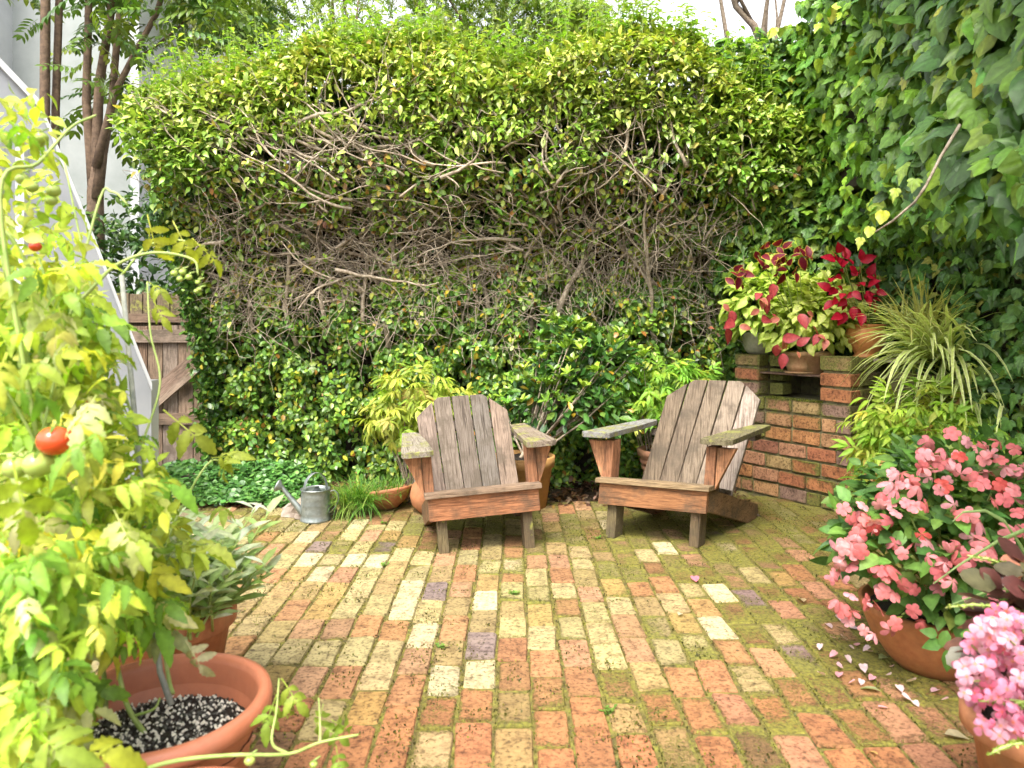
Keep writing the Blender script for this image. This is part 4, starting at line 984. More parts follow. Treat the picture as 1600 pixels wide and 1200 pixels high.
pot(t4, [(0, 0), (.075, 0), (.078, .015), (.066, .022), (.075, .04), (.105, .075), (.122, .115), (.125, .15), (.115, .19), (.112, .20), (.122, .212), (.12, .222), (.105, .215), (.10, .19)], M_terra_orange, soil=(.10, .185))
tp = [(1314, 395), (1322, 405), (1316, 416), (1305, 408), (1299, 436), (1318, 430), (1345, 407), (1330, 415), (1343, 430), (1358, 433), (1366, 440), (1343, 445), (1318, 455), (1335, 455), (1322, 470), (1308, 468), (1350, 462), (1372, 455), (1362, 466), (1335, 478), (1318, 490), (1345, 490), (1304, 452), (1355, 450)]
P = np.array([list(W3(x, y, 4.50 + random.uniform(-.06, .06))) for x, y in tp for _ in range(2)]) + rnd(len(tp) * 2, .008)
q_ = len(P); ctr = np.array(W3(1332, 445, 4.62)); coleus(t4, P, (P - ctr) * 5 + rnd(q_, .45), rnd(q_, .4) + [0, -.75, .5], RNG.uniform(.06, .10, q_), (.46, .006, .03), (.27, .005, .028), 60)
P, d, nn = dome(90, (c4.x + .06, c4.y + .08, uz + .38), (.20, .14, .20), .2); coleus(t4, P, d, nn, RNG.uniform(.05, .08, 90), (.55, .45, .18), (.45, .46, .06), 30)
stems(t4, t4.location + Vector((0, 0, .19)), [W3(x, y, 4.55) for x, y in tp[::2]], .005)
# ---- spider plant, nandinas
def blades(par, c, n, L, wd, cols, up=(.2, 1.0), mat=M_soft, keep=0, name='blade', stripes=None, azi=(0, 6.283), rest='blades', spread=.03, seg=6, grav=1.0):
    Vs, Fs, Cs, n0, indiv = [], [], [], 0, 0
    for i in range(n):
        a = random.uniform(*azi); u = random.uniform(*up); l = L * random.uniform(.55, 1.1); d = Vector((math.cos(a), math.sin(a), u * 2)).normalized()
        p = Vector((random.gauss(0, spread), random.gauss(0, spread), 0)); side = Vector((-math.sin(a), math.cos(a), random.uniform(-.3, .3))); V = []; C = []
        col = Vector(random.choice(cols)) * random.uniform(.8, 1.2); edge = Vector(stripes) if stripes else col
        for k in range(seg + 1):
            t = k / seg; w_ = wd * (1 - t ** 2.2) * (.55 + .45 * min(1, t * 4)) + .0004
            for s, cc in ((-1, edge), (0, col), (1, edge)):
                q = p + side * (w_ * s) + Vector((0, 0, abs(s) * w_ * .4)); V.append(q); C.append((cc[0], cc[1], cc[2], 1))
            d = (d + Vector((0, 0, -grav * .26 * (1.1 - .5 * u) * l / .4 * (6 / seg)))).normalized(); p = p + d * (l / seg)
        F = []
        for k in range(seg):
            for s in (0, 1): e = k * 3 + s; F += [(e, e + 1, e + 4), (e, e + 4, e + 3)]
        off = Vector(c) - par.location
        if indiv < keep:
            m = MB(); m.v = [tuple(q + off) for q in V]; m.f = F; m.c = C; m.build(name, mat, par, smooth=True); indiv += 1
        else:
            Vs += [tuple(q + off) for q in V]; Fs += [tuple(j + n0 for j in f) for f in F]; Cs += C; n0 += len(V)
    if Vs:
        m = MB(); m.v, m.f, m.c = Vs, Fs, Cs; m.build(rest, mat, par, smooth=True)['kind'] = 'stuff'
sp = thing('spider_plant', RM(2.32, 4.2, .72), 'variegated spider plant with long striped arching leaves right of the urn', 'plant')
YG = [(.60, .74, .19), (.48, .66, .13), (.64, .74, .21)]
blades(sp, W3(1468, 560, 4.1), 260, .60, .012, YG, (.15, 1.1), keep=110, stripes=(.86, .87, .50), name='leaf', rest='foliage', spread=.06)
blades(sp, W3(1510, 620, 3.95), 140, .42, .012, YG, (.1, .9), keep=50, stripes=(.86, .87, .50), name='leaf', rest='foliage', spread=.08)
blades(sp, W3(1445, 530, 4.2), 110, .52, .007, [(.56, .60, .16), (.62, .58, .2)], (.4, 1.3), keep=40, stripes=(.58, .56, .22), name='leaf', rest='foliage', spread=.05)

def nandina(name, c, label, blobs, n, cols, probs, size, keep, base_mat=None, grp=None):
    t = thing(name, RM(*c), label, 'plant', grp); Ps, Ds, Ns = [], [], []
    for (bc, br) in blobs:
        bc = RM(*bc)
        P, d, nn = dome(n, bc, br, .55, .45, -.6); Ps.append(P); Ds.append(d); Ns.append(nn)
    P, d, nn = map(np.concatenate, (Ps, Ds, Ns)); m = len(P)
    leaves(t, T_nan, P, d, nn, RNG.uniform(.75, 1.2, m) * size, palette(m, cols, probs, .18), M_soft, keep=keep)
    stems(t, t.location + Vector((0, 0, .05)), [Vector(p) for p in P[::max(1, m // 24)]], .005, M_bark); return t
NC = [(.44, .62, .07), (.58, .70, .10), (.32, .54, .06), (.68, .64, .12), (.6, .34, .14)]
nandina('nandina', (2.30, 4.02, .16), 'yellow green nandina spilling beside the barbecue above the pink flowers', [((2.12, 3.98, .62), (.28, .22, .20)), ((2.02, 3.92, .42), (.22, .2, .24)), ((2.40, 3.9, .62), (.28, .2, .16)), ((2.2, 3.8, .45), (.24, .2, .2))], 150, NC, [4, 4, 3, 1.2, .5], .15, 200, grp='nandina clumps')
t = nandina('potted_nandina', (-.62, 4.72, 0), 'yellow leaved nandina in the round clay pot behind the left chair', [((-.62, 4.72, .66), (.25, .2, .20)), ((-.45, 4.78, .60), (.15, .15, .12)), ((-.72, 4.7, .52), (.14, .14, .14))], 100, [(.50, .60, .08), (.60, .63, .11), (.40, .55, .07), (.55, .40, .13)], [4, 3, 3, .5], .15, 120, grp='nandina clumps')
pc = W3(664, 792, 4.45); ball = MB().lathe([(0, 0), (.07, 0), (.12, .05), (.135, .11), (.12, .17), (.095, .20), (.105, .215), (.095, .215), (.085, .19)], 36); ball.build('pot', M_terra, t, smooth=True).location = Vector((pc.x + .02, 4.60, 0)) - t.location
t = nandina('potted_nandina', (.92, 4.88, 0), 'bright green nandina in the ribbed brown pot behind the right chair', [((.92, 4.85, .72), (.26, .2, .20)), ((.80, 4.82, .55), (.22, .2, .18)), ((1.10, 4.9, .72), (.2, .2, .14)), ((1.2, 4.95, .70), (.14, .14, .10))], 110, [(.26, .50, .05), (.40, .60, .06), (.17, .37, .04), (.54, .60, .09)], [4, 4, 2, 1], .14, 140, grp='nandina clumps')
pr = [(0, 0), (.09, 0)]
for i in range(6): z = .03 + i * .045; r = .10 + .012 * i; pr += [(r, z), (r + .012, z + .012), (r + .012, z + .03), (r + .002, z + .038)]
pr += [(.185, .31), (.19, .35), (.17, .355), (.155, .33)]
MB().lathe(pr, 36).build('pot', terracotta('ribbed brown clay', (.16, .07, .04), (.27, .13, .07), .5), t, smooth=True).location = (.05, -.12, 0)
MB().lathe([(0, .335), (.16, .33)], 24).build('soil', M_darksoil, t).location = (.05, -.12, 0)

# ---- glossy shrub in a clay pot between the chairs
gs = thing('potted_shrub', RM(.22, 4.78, 0), 'glossy dark shrub with light green tips in a clay pot between the chairs', 'potted plant')
pot(gs, [(0, 0), (.15, 0), (.19, .26), (.205, .265), (.21, .33), (.195, .335), (.18, .30)], terracotta('ochre clay', (.33, .17, .05), (.44, .24, .08), .3), soil=(.185, .31))
gs.children[0].location = (-.16, -.12, 0)
Ps, Ds, Ns = [], [], []
for bc, br, m in [((.34, 4.8, .66), (.40, .24, .26), 520), ((.14, 4.8, .58), (.22, .2, .22), 240), ((.52, 4.82, .86), (.34, .2, .20), 330), ((.36, 4.85, 1.0), (.2, .16, .14), 120), ((.55, 4.75, .55), (.2, .2, .2), 160)]:
    P, d, nn = dome(m, RM(*bc), br, .15, .4, -.7); Ps.append(P); Ds.append(d); Ns.append(nn)
P, d, nn = map(np.concatenate, (Ps, Ds, Ns)); m = len(P)
leaves(gs, tmpl([(0, 0), (.3, .17), (.68, .21), (1, 0)], .25, .15), P, d, nn, RNG.uniform(.065, .10, m), palette(m, [(.06, .16, .035), (.10, .24, .045), (.17, .32, .05), (.55, .34, .03)], [4, 4, 2, .22], .2), M_leaf, keep=120)
P, d, nn = zip(*[dome(30, RM(*bc), br, 0, .85, .05) for bc, br in [((.34, 4.76, .70), (.42, .22, .26)), ((.52, 4.8, .90), (.36, .2, .22)), ((.16, 4.76, .62), (.26, .2, .26)), ((.36, 4.85, 1.02), (.22, .15, .16))]])
P = np.concatenate(P); m = len(P); leaves(gs, T_ros, P, rnd(m, .25) + [0, -.25, 1], rnd(m), RNG.uniform(.055, .085, m), palette(m, [(.25, .43, .05), (.36, .54, .06), (.18, .34, .04)], [3, 3, 2]), M_leaf, keep=70, name='leaf_tip', rest='tip_foliage')
stems(gs, RM(.08, 4.68, .3), [Vector(p) for p in P[::3]], .009, M_bark, sag=-.03)

# ---- foot of the hedge: litter, ground cover, driftwood stone, grass, clay bowl, watering can
lit = MB(); N = 2600; lx = RNG.uniform(-2.3, 1.6, N); ly = RNG.uniform(4.72, 5.5, N); lz = RNG.uniform(-.01, .02, N)
ll = tag(link('leaf_litter', None), 'brown fallen leaves on the soil along the foot of the hedge', 'leaf litter', kind='stuff'); ll.location = (0, 4.9, 0)
leaves(ll, T_canopy, np.stack([lx, ly, lz], 1), rnd(N) * [1, 1, .25], rnd(N, .3) + [0, 0, 1], RNG.uniform(.03, .07, N), palette(N, [(.16, .075, .04), (.25, .13, .07), (.09, .05, .03), (.42, .27, .08), (.32, .22, .16)], [4, 3, 3, .7, 1]), M_soft, rest='litter')
gc = tag(link('ground_cover', None), 'low round leaved green ground cover by the hedge foot at left', 'ground cover', kind='stuff'); gc.location = (-1.7, 4.7, 0)
N = 3600; gx = RNG.uniform(-2.6, -1.42, N); gy = RNG.uniform(4.70, 5.4, N); gz = (.03 + .15 * np.clip((gy - 4.63) / .5, 0, 1)) * (.55 + .6 * fnoise(gx * 5, gy * 5, 8)) * np.clip((-1.38 - gx) / .25, .15, 1)
leaves(gc, T_round, np.stack([gx, gy, gz], 1), rnd(N, .7) * [1, 1, .3] + [0, -.3, 0], rnd(N, .3) + [0, -.35, 1], RNG.uniform(.028, .05, N), palette(N, [(.10, .26, .055), (.16, .36, .08), (.07, .19, .04)], [3, 3, 2]), M_leaf, rest='ground_cover_leaves')

rk = thing('stone', RM(-1.22, 4.50, 0), 'pale cracked lump of driftwood or stone behind the watering can', 'stone')
m = MB(); V = []; n1, n2 = 22, 9
for i in range(n2 + 1):
    for j in range(n1):
        t = math.pi * .5 * i / n2; a = 2 * math.pi * j / n1
        s = 1 + .28 * (float(fnoise(math.cos(a) * 1.8 + 5, math.sin(a) * 1.8 + t * 2.2, 5)) - .5) * 2 + .10 * math.sin(7 * a + 3 * t)
        lay = .085 * round(math.sin(t) * 3.6) / 3.6 * .5 + .085 * math.sin(t) * .5
        V.append((.17 * s * math.cos(a) * math.cos(t) ** .6, .11 * s * math.sin(a) * math.cos(t) ** .6, lay * (1.1 + .35 * math.cos(a + 1)) + .004))
m.add(V, [(i * n1 + j, i * n1 + (j + 1) % n1, (i + 1) * n1 + (j + 1) % n1, (i + 1) * n1 + j) for i in range(n2) for j in range(n1)])
m.build('stone_body', M_stone, rk)

cb = W3(607, 797, 4.58); bowl = thing('clay_bowl', RM(-.76, 4.62, 0), 'shallow terracotta bowl tipped behind the grass clump', 'bowl')
MB().lathe([(0, 0), (.06, 0), (.13, .05), (.175, .115), (.18, .13), (.17, .132), (.16, .115), (.10, .05), (0, .03)], 40).build('bowl_shell', M_terra, bowl, smooth=True).rotation_euler = (R(-8), R(-8), 0)
gcl = thing('grass_clump', RM(-.92, 4.47, 0), 'tuft of fine green grass drooping beside the watering can', 'grass')
blades(gcl, RM(-.92, 4.49, .09), 620, .21, .0022, [(.12, .30, .04), (.18, .40, .05), (.09, .22, .03), (.30, .42, .08)], (-.1, 1.0), spread=.055, seg=5, rest='blades', grav=1.6)
blades(gcl, RM(-.99, 4.47, .07), 160, .17, .0022, [(.34, .42, .10), (.25, .40, .07)], (-.1, .8), spread=.04, seg=5, rest='blades', grav=1.6)
blades(gcl, RM(-.74, 4.60, .10), 160, .17, .002, [(.12, .28, .04), (.2, .36, .06)], (.2, 1.1), spread=.06, seg=5, rest='blades', grav=1.2)

wc = thing('watering_can', W3(493, 812, 4.40), 'galvanised steel watering can with long spout standing on the patio edge', 'watering can')
wc.location.z = 0
MB().lathe([(0, .003), (.086, .003), (.090, .0), (.091, .012), (.088, .016), (.0865, .05), (.0872, .055), (.0865, .06), (.086, .10), (.0867, .105), (.086, .11), (.0855, .15), (.0862, .155), (.0855, .16),
            (.085, .185), (.089, .19), (.089, .196), (.083, .194), (.082, .15), (.082, .02), (0, .015)], 44).build('body', M_galv, wc, smooth=True)
m = MB(); V = []      # half cover over the front of the opening
MB().lathe([(.083, .192), (.05, .206), (.0, .212)], 44).mesh
V = [(0, .0, .205)] + [(.084 * math.cos(a), .084 * math.sin(a), .192) for a in [math.pi * (.5 + k / 12) for k in range(13)]]
m.add(V, [(0, k, k + 1) for k in range(1, 13)]).build('cover', M_galv, wc, smooth=True)
def strap(name, pts, wdt, th, side):
    m = MB(); V = []
    for i, p in enumerate(pts):
        p = Vector(p); d = (Vector(pts[min(i + 1, len(pts) - 1)]) - Vector(pts[max(i - 1, 0)])).normalized(); s = Vector(side); u = d.cross(s).normalized()
        V += [p - s * wdt / 2 - u * th / 2, p + s * wdt / 2 - u * th / 2, p + s * wdt / 2 + u * th / 2, p - s * wdt / 2 + u * th / 2]
    F = []
    for i in range(len(pts) - 1):
        for k in range(4): a = i * 4 + k; b = i * 4 + (k + 1) % 4; F.append((a, b, b + 4, a + 4))
    F += [(3, 2, 1, 0), tuple(len(V) - 4 + k for k in range(4))]
    return m.add(V, F).build(name, M_galv, wc, bevel=.001, seg=1)
ha = R(48); strap('top_handle', [(.080 * math.cos(t) * math.cos(ha), .080 * math.cos(t) * math.sin(ha), .175 + .115 * math.sin(t) ** .85) for t in [math.pi * k / 18 for k in range(19)]], .024, .003, (-math.sin(ha), math.cos(ha), 0))
strap('back_handle', [(.084, 0, .178), (.115, .0, .185), (.137, 0, .165), (.142, 0, .13), (.125, 0, .09), (.10, 0, .06), (.084, 0, .045)], .020, .003, (0, 1, 0))
sp_ = [Vector((-.078, -.01, .05)), Vector((-.115, -.015, .10)), Vector((-.16, -.02, .158)), Vector((-.195, -.024, .205))]
MB().tube(sp_, [.021, .018, .0145, .0125], 14, False).build('spout', M_galv, wc, smooth=True)
ax = (sp_[3] - sp_[2]).normalized(); Mr = Matrix.Translation(sp_[3]) @ (ax + Vector((-.35, 0, -.35))).normalized().to_track_quat('Z', 'Y').to_matrix().to_4x4()
MB().lathe([(.0125, -.005), (.016, .005), (.040, .030), (.041, .034), (.03, .040), (0, .043)], 28, Mr).build('rose', M_galv, [q for q in wc.children if q.name.startswith('spout')][0], smooth=True)

# ================================================================== RIGHT FOREGROUND: flower bowl, begonia
ib = thing('flower_bowl', (1.48, 2.54, 0), 'clay bowl overflowing with coral pink impatiens at the right of the patio', 'potted plant')
pot(ib, [(0, 0), (.12, 0), (.155, .035), (.205, .11), (.235, .19), (.24, .215), (.225, .22), (.215, .19), (.19, .15)], M_terra, soil=(.215, .185), col=(.85, .80, .62, 1))
Ps, Ds, Ns = [], [], []
for bc, br, m in [((1.58, 2.58, .52), (.40, .34, .27), 600), ((1.34, 2.50, .42), (.24, .24, .20), 230), ((1.72, 2.60, .60), (.34, .3, .22), 300), ((1.50, 2.38, .40), (.30, .20, .17), 190), ((1.44, 2.36, .27), (.22, .08, .07), 90)]:
    P, d, nn = dome(m, bc, br, .2, .45, -.45); Ps.append(P); Ds.append(d); Ns.append(nn)
P, d, nn = map(np.concatenate, (Ps, Ds, Ns)); k = ~((P[:, 2] < .205) & (P[:, 1] < 2.5) & (P[:, 0] > 1.28)); P, d, nn = P[k], d[k], nn[k]; m = len(P)
leaves(ib, T_ovate, P, d, nn, RNG.uniform(.05, .085, m), palette(m, [(.09, .21, .05), (.14, .29, .06), (.20, .36, .07), (.30, .38, .09)], [3, 4, 3, .8], .16), M_soft, keep=180)
stems(ib, ib.location + Vector((.03, 0, .2)), [Vector(p) for p in P[::24]], .007)
fl = [(1470, 700), (1512, 690), (1500, 712), (1455, 718), (1440, 730), (1490, 735), (1548, 708), (1560, 690), (1585, 700), (1540, 735), (1402, 740), (1425, 752), (1395, 755), (1432, 765), (1450, 745), (1535, 755), (1525, 750), (1560, 760), (1585, 765), (1345, 800), (1365, 815), (1350, 828), (1375, 790), (1390, 785), (1355, 812), (1415, 785), (1430, 790), (1468, 765), (1490, 788), (1527, 815), (1310, 860), (1325, 848), (1312, 880), (1308, 895), (1375, 890), (1385, 900), (1410, 865), (1418, 855), (1440, 835), (1395, 818), (1470, 895), (1500, 850), (1510, 862), (1520, 840), (1545, 850), (1575, 845), (1590, 800), (1430, 922), (1352, 942), (1375, 950), (1330, 930), (1308, 938), (1400, 975), (1325, 970), (1350, 985), (1440, 972), (1515, 940), (1540, 945), (1565, 915), (1450, 870), (1475, 880), (1485, 865), (1570, 730), (1330, 812), (1338, 840), (1465, 920), (1505, 885), (1345, 862), (1595, 740), (1530, 700), (1410, 740), (1445, 700), (1480, 752), (1555, 785), (1600, 830), (1380, 925)]
def on_clump(P, pts, lift, jit, default):
    """points lying on the front of a leaf clump"""
    u = 800 + P[:, 0] / P[:, 1] * FPX; v = HORIZON + (CAM_H - P[:, 2]) / P[:, 1] * FPX; out = []
    for x, y in pts:
        r = np.hypot(u - x, v - y); c = P[r < 28, 1]; Y = (np.sort(c)[:2].mean() if len(c) else default) - lift + random.uniform(-jit, jit); out.append(list(W3(x, y, Y)))
    return np.array(out)
fl = fl + [(x + random.uniform(-26, 26), y + random.uniform(-20, 20)) for x, y in fl]
P = on_clump(P, fl, .040, .015, 2.35); m = len(P); nrm = rnd(m, .5) + [-.18, -.85, .55]
imp_me = [mesh_np('flower', T[0], T[1], np.ones((len(T[0]), 3)) * (1 - .35 * T[2][:, None] * np.array([[.6, 1, 1]])), M_petal) for T in T_imp]
q__ = flower_t(5, .40, 77, 1.5); imp_me.append(mesh_np('flower', q__[0], q__[1], np.ones((len(q__[0]), 3)) * .93, M_petal))
q__ = flower_t(4, .36, 78, .9); imp_me.append(mesh_np('flower', q__[0], q__[1], np.ones((len(q__[0]), 3)) * .97, M_petal))
def flowers(par, meshes, P, nrm, size, cols):
    x, y, z = frames(np.cross(nrm, rnd(len(P))), nrm); b = np.array(par.location)
    for i in range(len(P)):
        o = link('flower', random.choice(meshes), par); M = np.eye(4); M[:3, 0] = x[i] * size[i]; M[:3, 1] = y[i] * size[i]; M[:3, 2] = z[i] * size[i]; M[:3, 3] = P[i] - b
        o.matrix_local = Matrix(M); o.color = tuple(np.clip(cols[i], 0, .9)) + (1,)
flowers(ib, imp_me, P, nrm, RNG.uniform(.036, .060, m), palette(m, [(.68, .18, .19), (.71, .25, .27), (.72, .33, .37), (.62, .10, .085)], [4, 4, 1.8, .6], .08))
# trailing sprig in front of the bowl
leaves(ib, T_ovate, [W3(1480, 985, 2.2), W3(1470, 1002, 2.2), W3(1500, 990, 2.2), W3(1481, 1012, 2.2), W3(1465, 992, 2.2), W3(1492, 975, 2.2)], [(-.3, -.2, -.5), (-.8, -.2, -.2), (.8, -.1, -.2), (0, -.2, -1), (-.7, 0, .2), (.5, 0, .4)], [(0, -1, .4)] * 6, [.06, .06, .07, .075, .05, .05], palette(6, [(.14, .30, .06)], [1]), M_soft, keep=6)

bg_ = thing('begonia', (1.20, 1.62, 0), 'pale pink begonia with bronze leaves in a clay pot at the lower right', 'potted plant')
pot(bg_, rim_pot(.15, .32), M_terra, soil=(.135, .28))
P, d, nn = dome(230, (1.23, 1.60, .48), (.18, .17, .19), .2, .4, -.4); m = len(P)
leaves(bg_, T_round, P, d, nn, RNG.uniform(.05, .08, m), palette(m, [(.10, .035, .03), (.16, .07, .05), (.12, .11, .06), (.30, .10, .05)], [3, 3, 2, 1]), M_leaf, keep=110)
beg_me = [mesh_np('flower', T[0], T[1], np.ones((len(T[0]), 3)) * (1 - T[2][:, None]) + np.array([[1.0, .75, .12]]) * T[2][:, None], M_petal) for T in T_beg]
bl = [(random.uniform(1500, 1610), random.uniform(955, 1150)) for _ in range(190)]; bl = [b for b in bl if b[0] > 1492 + abs(b[1] - 1070) * .35 and not (b[1] > 1095 and b[0] < 1560 and random.random() < .75)]
P = np.array([list(W3(x, y, 1.45 + random.uniform(-.05, .1))) for x, y in bl]); m = len(P); nrm = rnd(m, .4) + [-.25, -.85, .4]
flowers(bg_, beg_me, P, nrm, RNG.uniform(.026, .038, m), palette(m, [(.70, .25, .40), (.74, .38, .52), (.66, .14, .27)], [4, 4, 1.4], .08))
stems(bg_, Vector((1.22, 1.62, .3)), [Vector(p) for p in P[::5]], .004)

# green seed spikes leaning in from the right
for i, (a, b, Y) in enumerate([((1510, 868), (1640, 915), 1.7), ((1480, 948), (1640, 965), 1.6), ((1530, 1095), (1640, 1120), 1.45), ((1545, 1180), (1640, 1160), 1.4)]):
    s = thing('seed_spike', W3(b[0], b[1], Y), ['pale green seed spike over the impatiens, topmost of the spikes at right', 'pale green seed spike above the begonia flowers', 'pale green seed spike crossing the bronze begonia leaves', 'lowest pale green seed spike in the bottom right corner'][i], 'plant', 'seed spikes at the right edge')
    p0, p1 = W3(b[0], b[1], Y), W3(a[0], a[1], Y); pts = curve_pts(p0, p1, .012, 8, .002); MB().tube([q - s.location for q in pts], [.003] * 8 + [.001], 5).build('stem', M_greenstem, s, smooth=True)
    n_ = 150; t_ = RNG.random(n_); P = np.array([list(p0.lerp(p1, t) + Vector((0, 0, .012 * 4 * t * (1 - t)))) for t in t_]); ax_ = np.array(p1 - p0); ax_ /= np.linalg.norm(ax_)
    leaves(s, T_tiny, P, rnd(n_, .7) + ax_ * .5, rnd(n_), RNG.uniform(.009, .016, n_) * (1.1 - .6 * t_), palette(n_, [(.40, .50, .10), (.52, .58, .16), (.30, .42, .06)], [1, 1, 1]), M_soft, rest='bracts')
gb = thing('long_grass', (1.70, 2.0, .3), 'few long strap leaves arching across the pink impatiens', 'plant')
for k, pp in enumerate([[(1640, 812, 2.1), (1560, 845, 2.08), (1500, 882, 2.05), (1458, 912, 2.05)], [(1600, 860, 2.1), (1570, 815, 2.1), (1540, 798, 2.1), (1505, 800, 2.1), (1488, 815, 2.1)], [(1640, 930, 2.0), (1560, 918, 2.0), (1485, 945, 2.0)]]):
    pts = [W3(*q) for q in pp]; V = []
    for j, q in enumerate(pts): wq = .008 * (1 - .8 * j / (len(pts) - 1)); V += [q + Vector((0, 0, wq)) - gb.location, q + Vector((0, -.004, 0)) - gb.location, q - Vector((0, 0, wq)) - gb.location]
    F = []
    for j in range(len(pts) - 1): F += [(j * 3, j * 3 + 1, j * 3 + 4, j * 3 + 3), (j * 3 + 1, j * 3 + 2, j * 3 + 5, j * 3 + 4)]
    MB().add(V, F, (.26, .38, .14)).build('leaf', M_soft, gb, smooth=True)

# fallen petals and leaves on the bricks
pet = [mesh_np('fallen_petal', *(lambda T: (T[0], T[1], np.ones((len(T[0]), 3))))(tmpl([(0, 0), (.4, .35), (.8, .42), (1, .2)], .5, -.3)), M_petal) for _ in range(1)]
for (x, y) in [(1315, 975), (1305, 1000), (1325, 1003), (1340, 1008), (1335, 1018), (1348, 1022), (1342, 985), (1385, 990), (1395, 998), (1383, 1015), (1365, 1022), (1352, 1055), (1358, 1066), (1310, 1062), (1325, 1072), (1290, 1058), (1410, 1085), (1415, 1068), (1455, 1085), (1470, 1097), (1436, 1109), (1388, 1110), (1384, 1058), (1300, 985), (1280, 1020), (1362, 1003), (1330, 1040), (1345, 1075), (1318, 1048), (1400, 1022), (1372, 998), (1296, 1030), (1425, 1098), (1350, 1000), (1390, 1045)]:
    p = W3(x, y, CAM_H * FPX / (y - HORIZON)); o = link('fallen_petal', pet[0]); o.location = (p.x, p.y, .006 + random.uniform(0, .004)); s = random.uniform(.022, .036)
    o.scale = (s, s, s); o.rotation_euler = (random.uniform(-.3, .3), random.uniform(-.3, .3), random.uniform(0, 6.3)); c = random.choice([(.82, .50, .60), (.84, .62, .68), (.82, .40, .48)]); o.color = c + (1,)
    tag(o, 'pale pink petal fallen on the mossy bricks beside the impatiens bowl', 'petal', 'fallen petals beside the flower bowl')
o = link('fallen_petal', pet[0]); p = W3(1088, 857, CAM_H * FPX / 407); o.location = (p.x, p.y, .008); o.scale = (.05, .04, .04); o.color = (.85, .25, .35, 1); tag(o, 'single bright pink petal at the foot of the right chair leg', 'petal')
dl = [mesh_np('fallen_leaf', T_canopy[0], T_canopy[1], np.ones((len(T_canopy[0]), 3)), M_soft)]
for (x, y, s, c, lab) in [(1256, 945, .08, (.62, .48, .30), 'curled tan dead leaf on the bricks left of the impatiens'), (1373, 1034, .06, (.40, .46, .22), 'pale green leaf lying among petals below the flower bowl'), (1376, 1086, .07, (.42, .48, .26), 'pale green leaf on a red brick below the flower bowl, nearest'),
                          (1475, 1153, .07, (.55, .47, .30), 'pale dry leaf on moss at the lower right'), (575, 798, .06, (.55, .50, .08), 'yellow leaf on the patio edge by the grass clump'), (1060, 966, .05, (.72, .66, .5), 'pale dry leaf sliver on bricks right of centre'),
                          (1372, 1186, .03, (.60, .42, .15), 'small yellow seed husk on a red brick at the lower right'), (843, 798, .06, (.60, .42, .05), 'yellow leaf on the bricks beside the left chair')]:
    p = W3(x, y, CAM_H * FPX / (y - HORIZON)); o = link('fallen_leaf', dl[0]); o.location = (p.x, p.y, .012); o.scale = (s, s, s); o.rotation_euler = (.15, .2, random.uniform(0, 6.3)); o.color = c + (1,); tag(o, lab, 'leaf', 'fallen leaves on the patio')

# ================================================================== LEFT FOREGROUND: tomato pots and sage
TC = Vector((-.77, 1.58, 0))
tp_ = thing('tomato_plant', TC.copy(), 'sprawling yellow green tomato plant in a large terracotta coloured tub at left', 'potted plant', 'tomato plants at left')
pot(tp_, [(r * .95, z * .88) for r, z in [(0, 0), (.165, 0), (.205, .36), (.212, .372), (.232, .378), (.245, .390), (.248, .41), (.243, .428), (.228, .434), (.216, .428), (.212, .41), (.205, .36), (.2, .3)]], M_plastic, 64, soil=(.195, .286))
n_ = 1500; a = RNG.uniform(0, 6.283, n_); r_ = np.sqrt(RNG.random(n_)) * .186; m = MB()
for i in range(n_):
    s = random.uniform(.0022, .0052); c = Vector((r_[i] * math.cos(a[i]), r_[i] * math.sin(a[i]), .292 + .010 * (1 - r_[i] / .2) + random.uniform(-.002, .004)))
    V = [c + Vector((random.uniform(-.3, .3) + dx, random.uniform(-.3, .3) + dy, random.uniform(-.3, .3) + dz)) * s for dx, dy, dz in ((1, 0, 0), (-1, 0, 0), (0, 1, 0), (0, -1, 0), (0, 0, 1), (0, 0, -1))]
    k = 1.0 if random.random() < .50 else random.uniform(.05, .18)
    m.add(V, [(0, 2, 4), (2, 1, 4), (1, 3, 4), (3, 0, 4), (2, 0, 5), (1, 2, 5), (3, 1, 5), (0, 3, 5)], (k, k * .96, k * .9))
tag(m.build('perlite', M_perlite, tp_), kind='stuff')
def tstem(par, pts, r0, r1=.003, mat=M_greenstem, name='stem'):
    n = len(pts); return MB().tube([Vector(p) - par.location for p in pts], [r0 + (r1 - r0) * i / (n - 1) for i in range(n)], 8).build(name, mat, par, smooth=True)
def smooth_path(ctrl, n=14):
    ctrl = [Vector(c) for c in ctrl]; P = [ctrl[0] * 2 - ctrl[1]] + ctrl + [ctrl[-1] * 2 - ctrl[-2]]; out = []
    for i in range(1, len(P) - 2):
        for k in range(n):
            t = k / n; a, b, c, d = P[i - 1:i + 3]; out.append(.5 * ((2 * b) + (c - a) * t + (2 * a - 5 * b + 4 * c - d) * t * t + (3 * b - a - 3 * c + d) * t ** 3))
    return out + [ctrl[-1]]
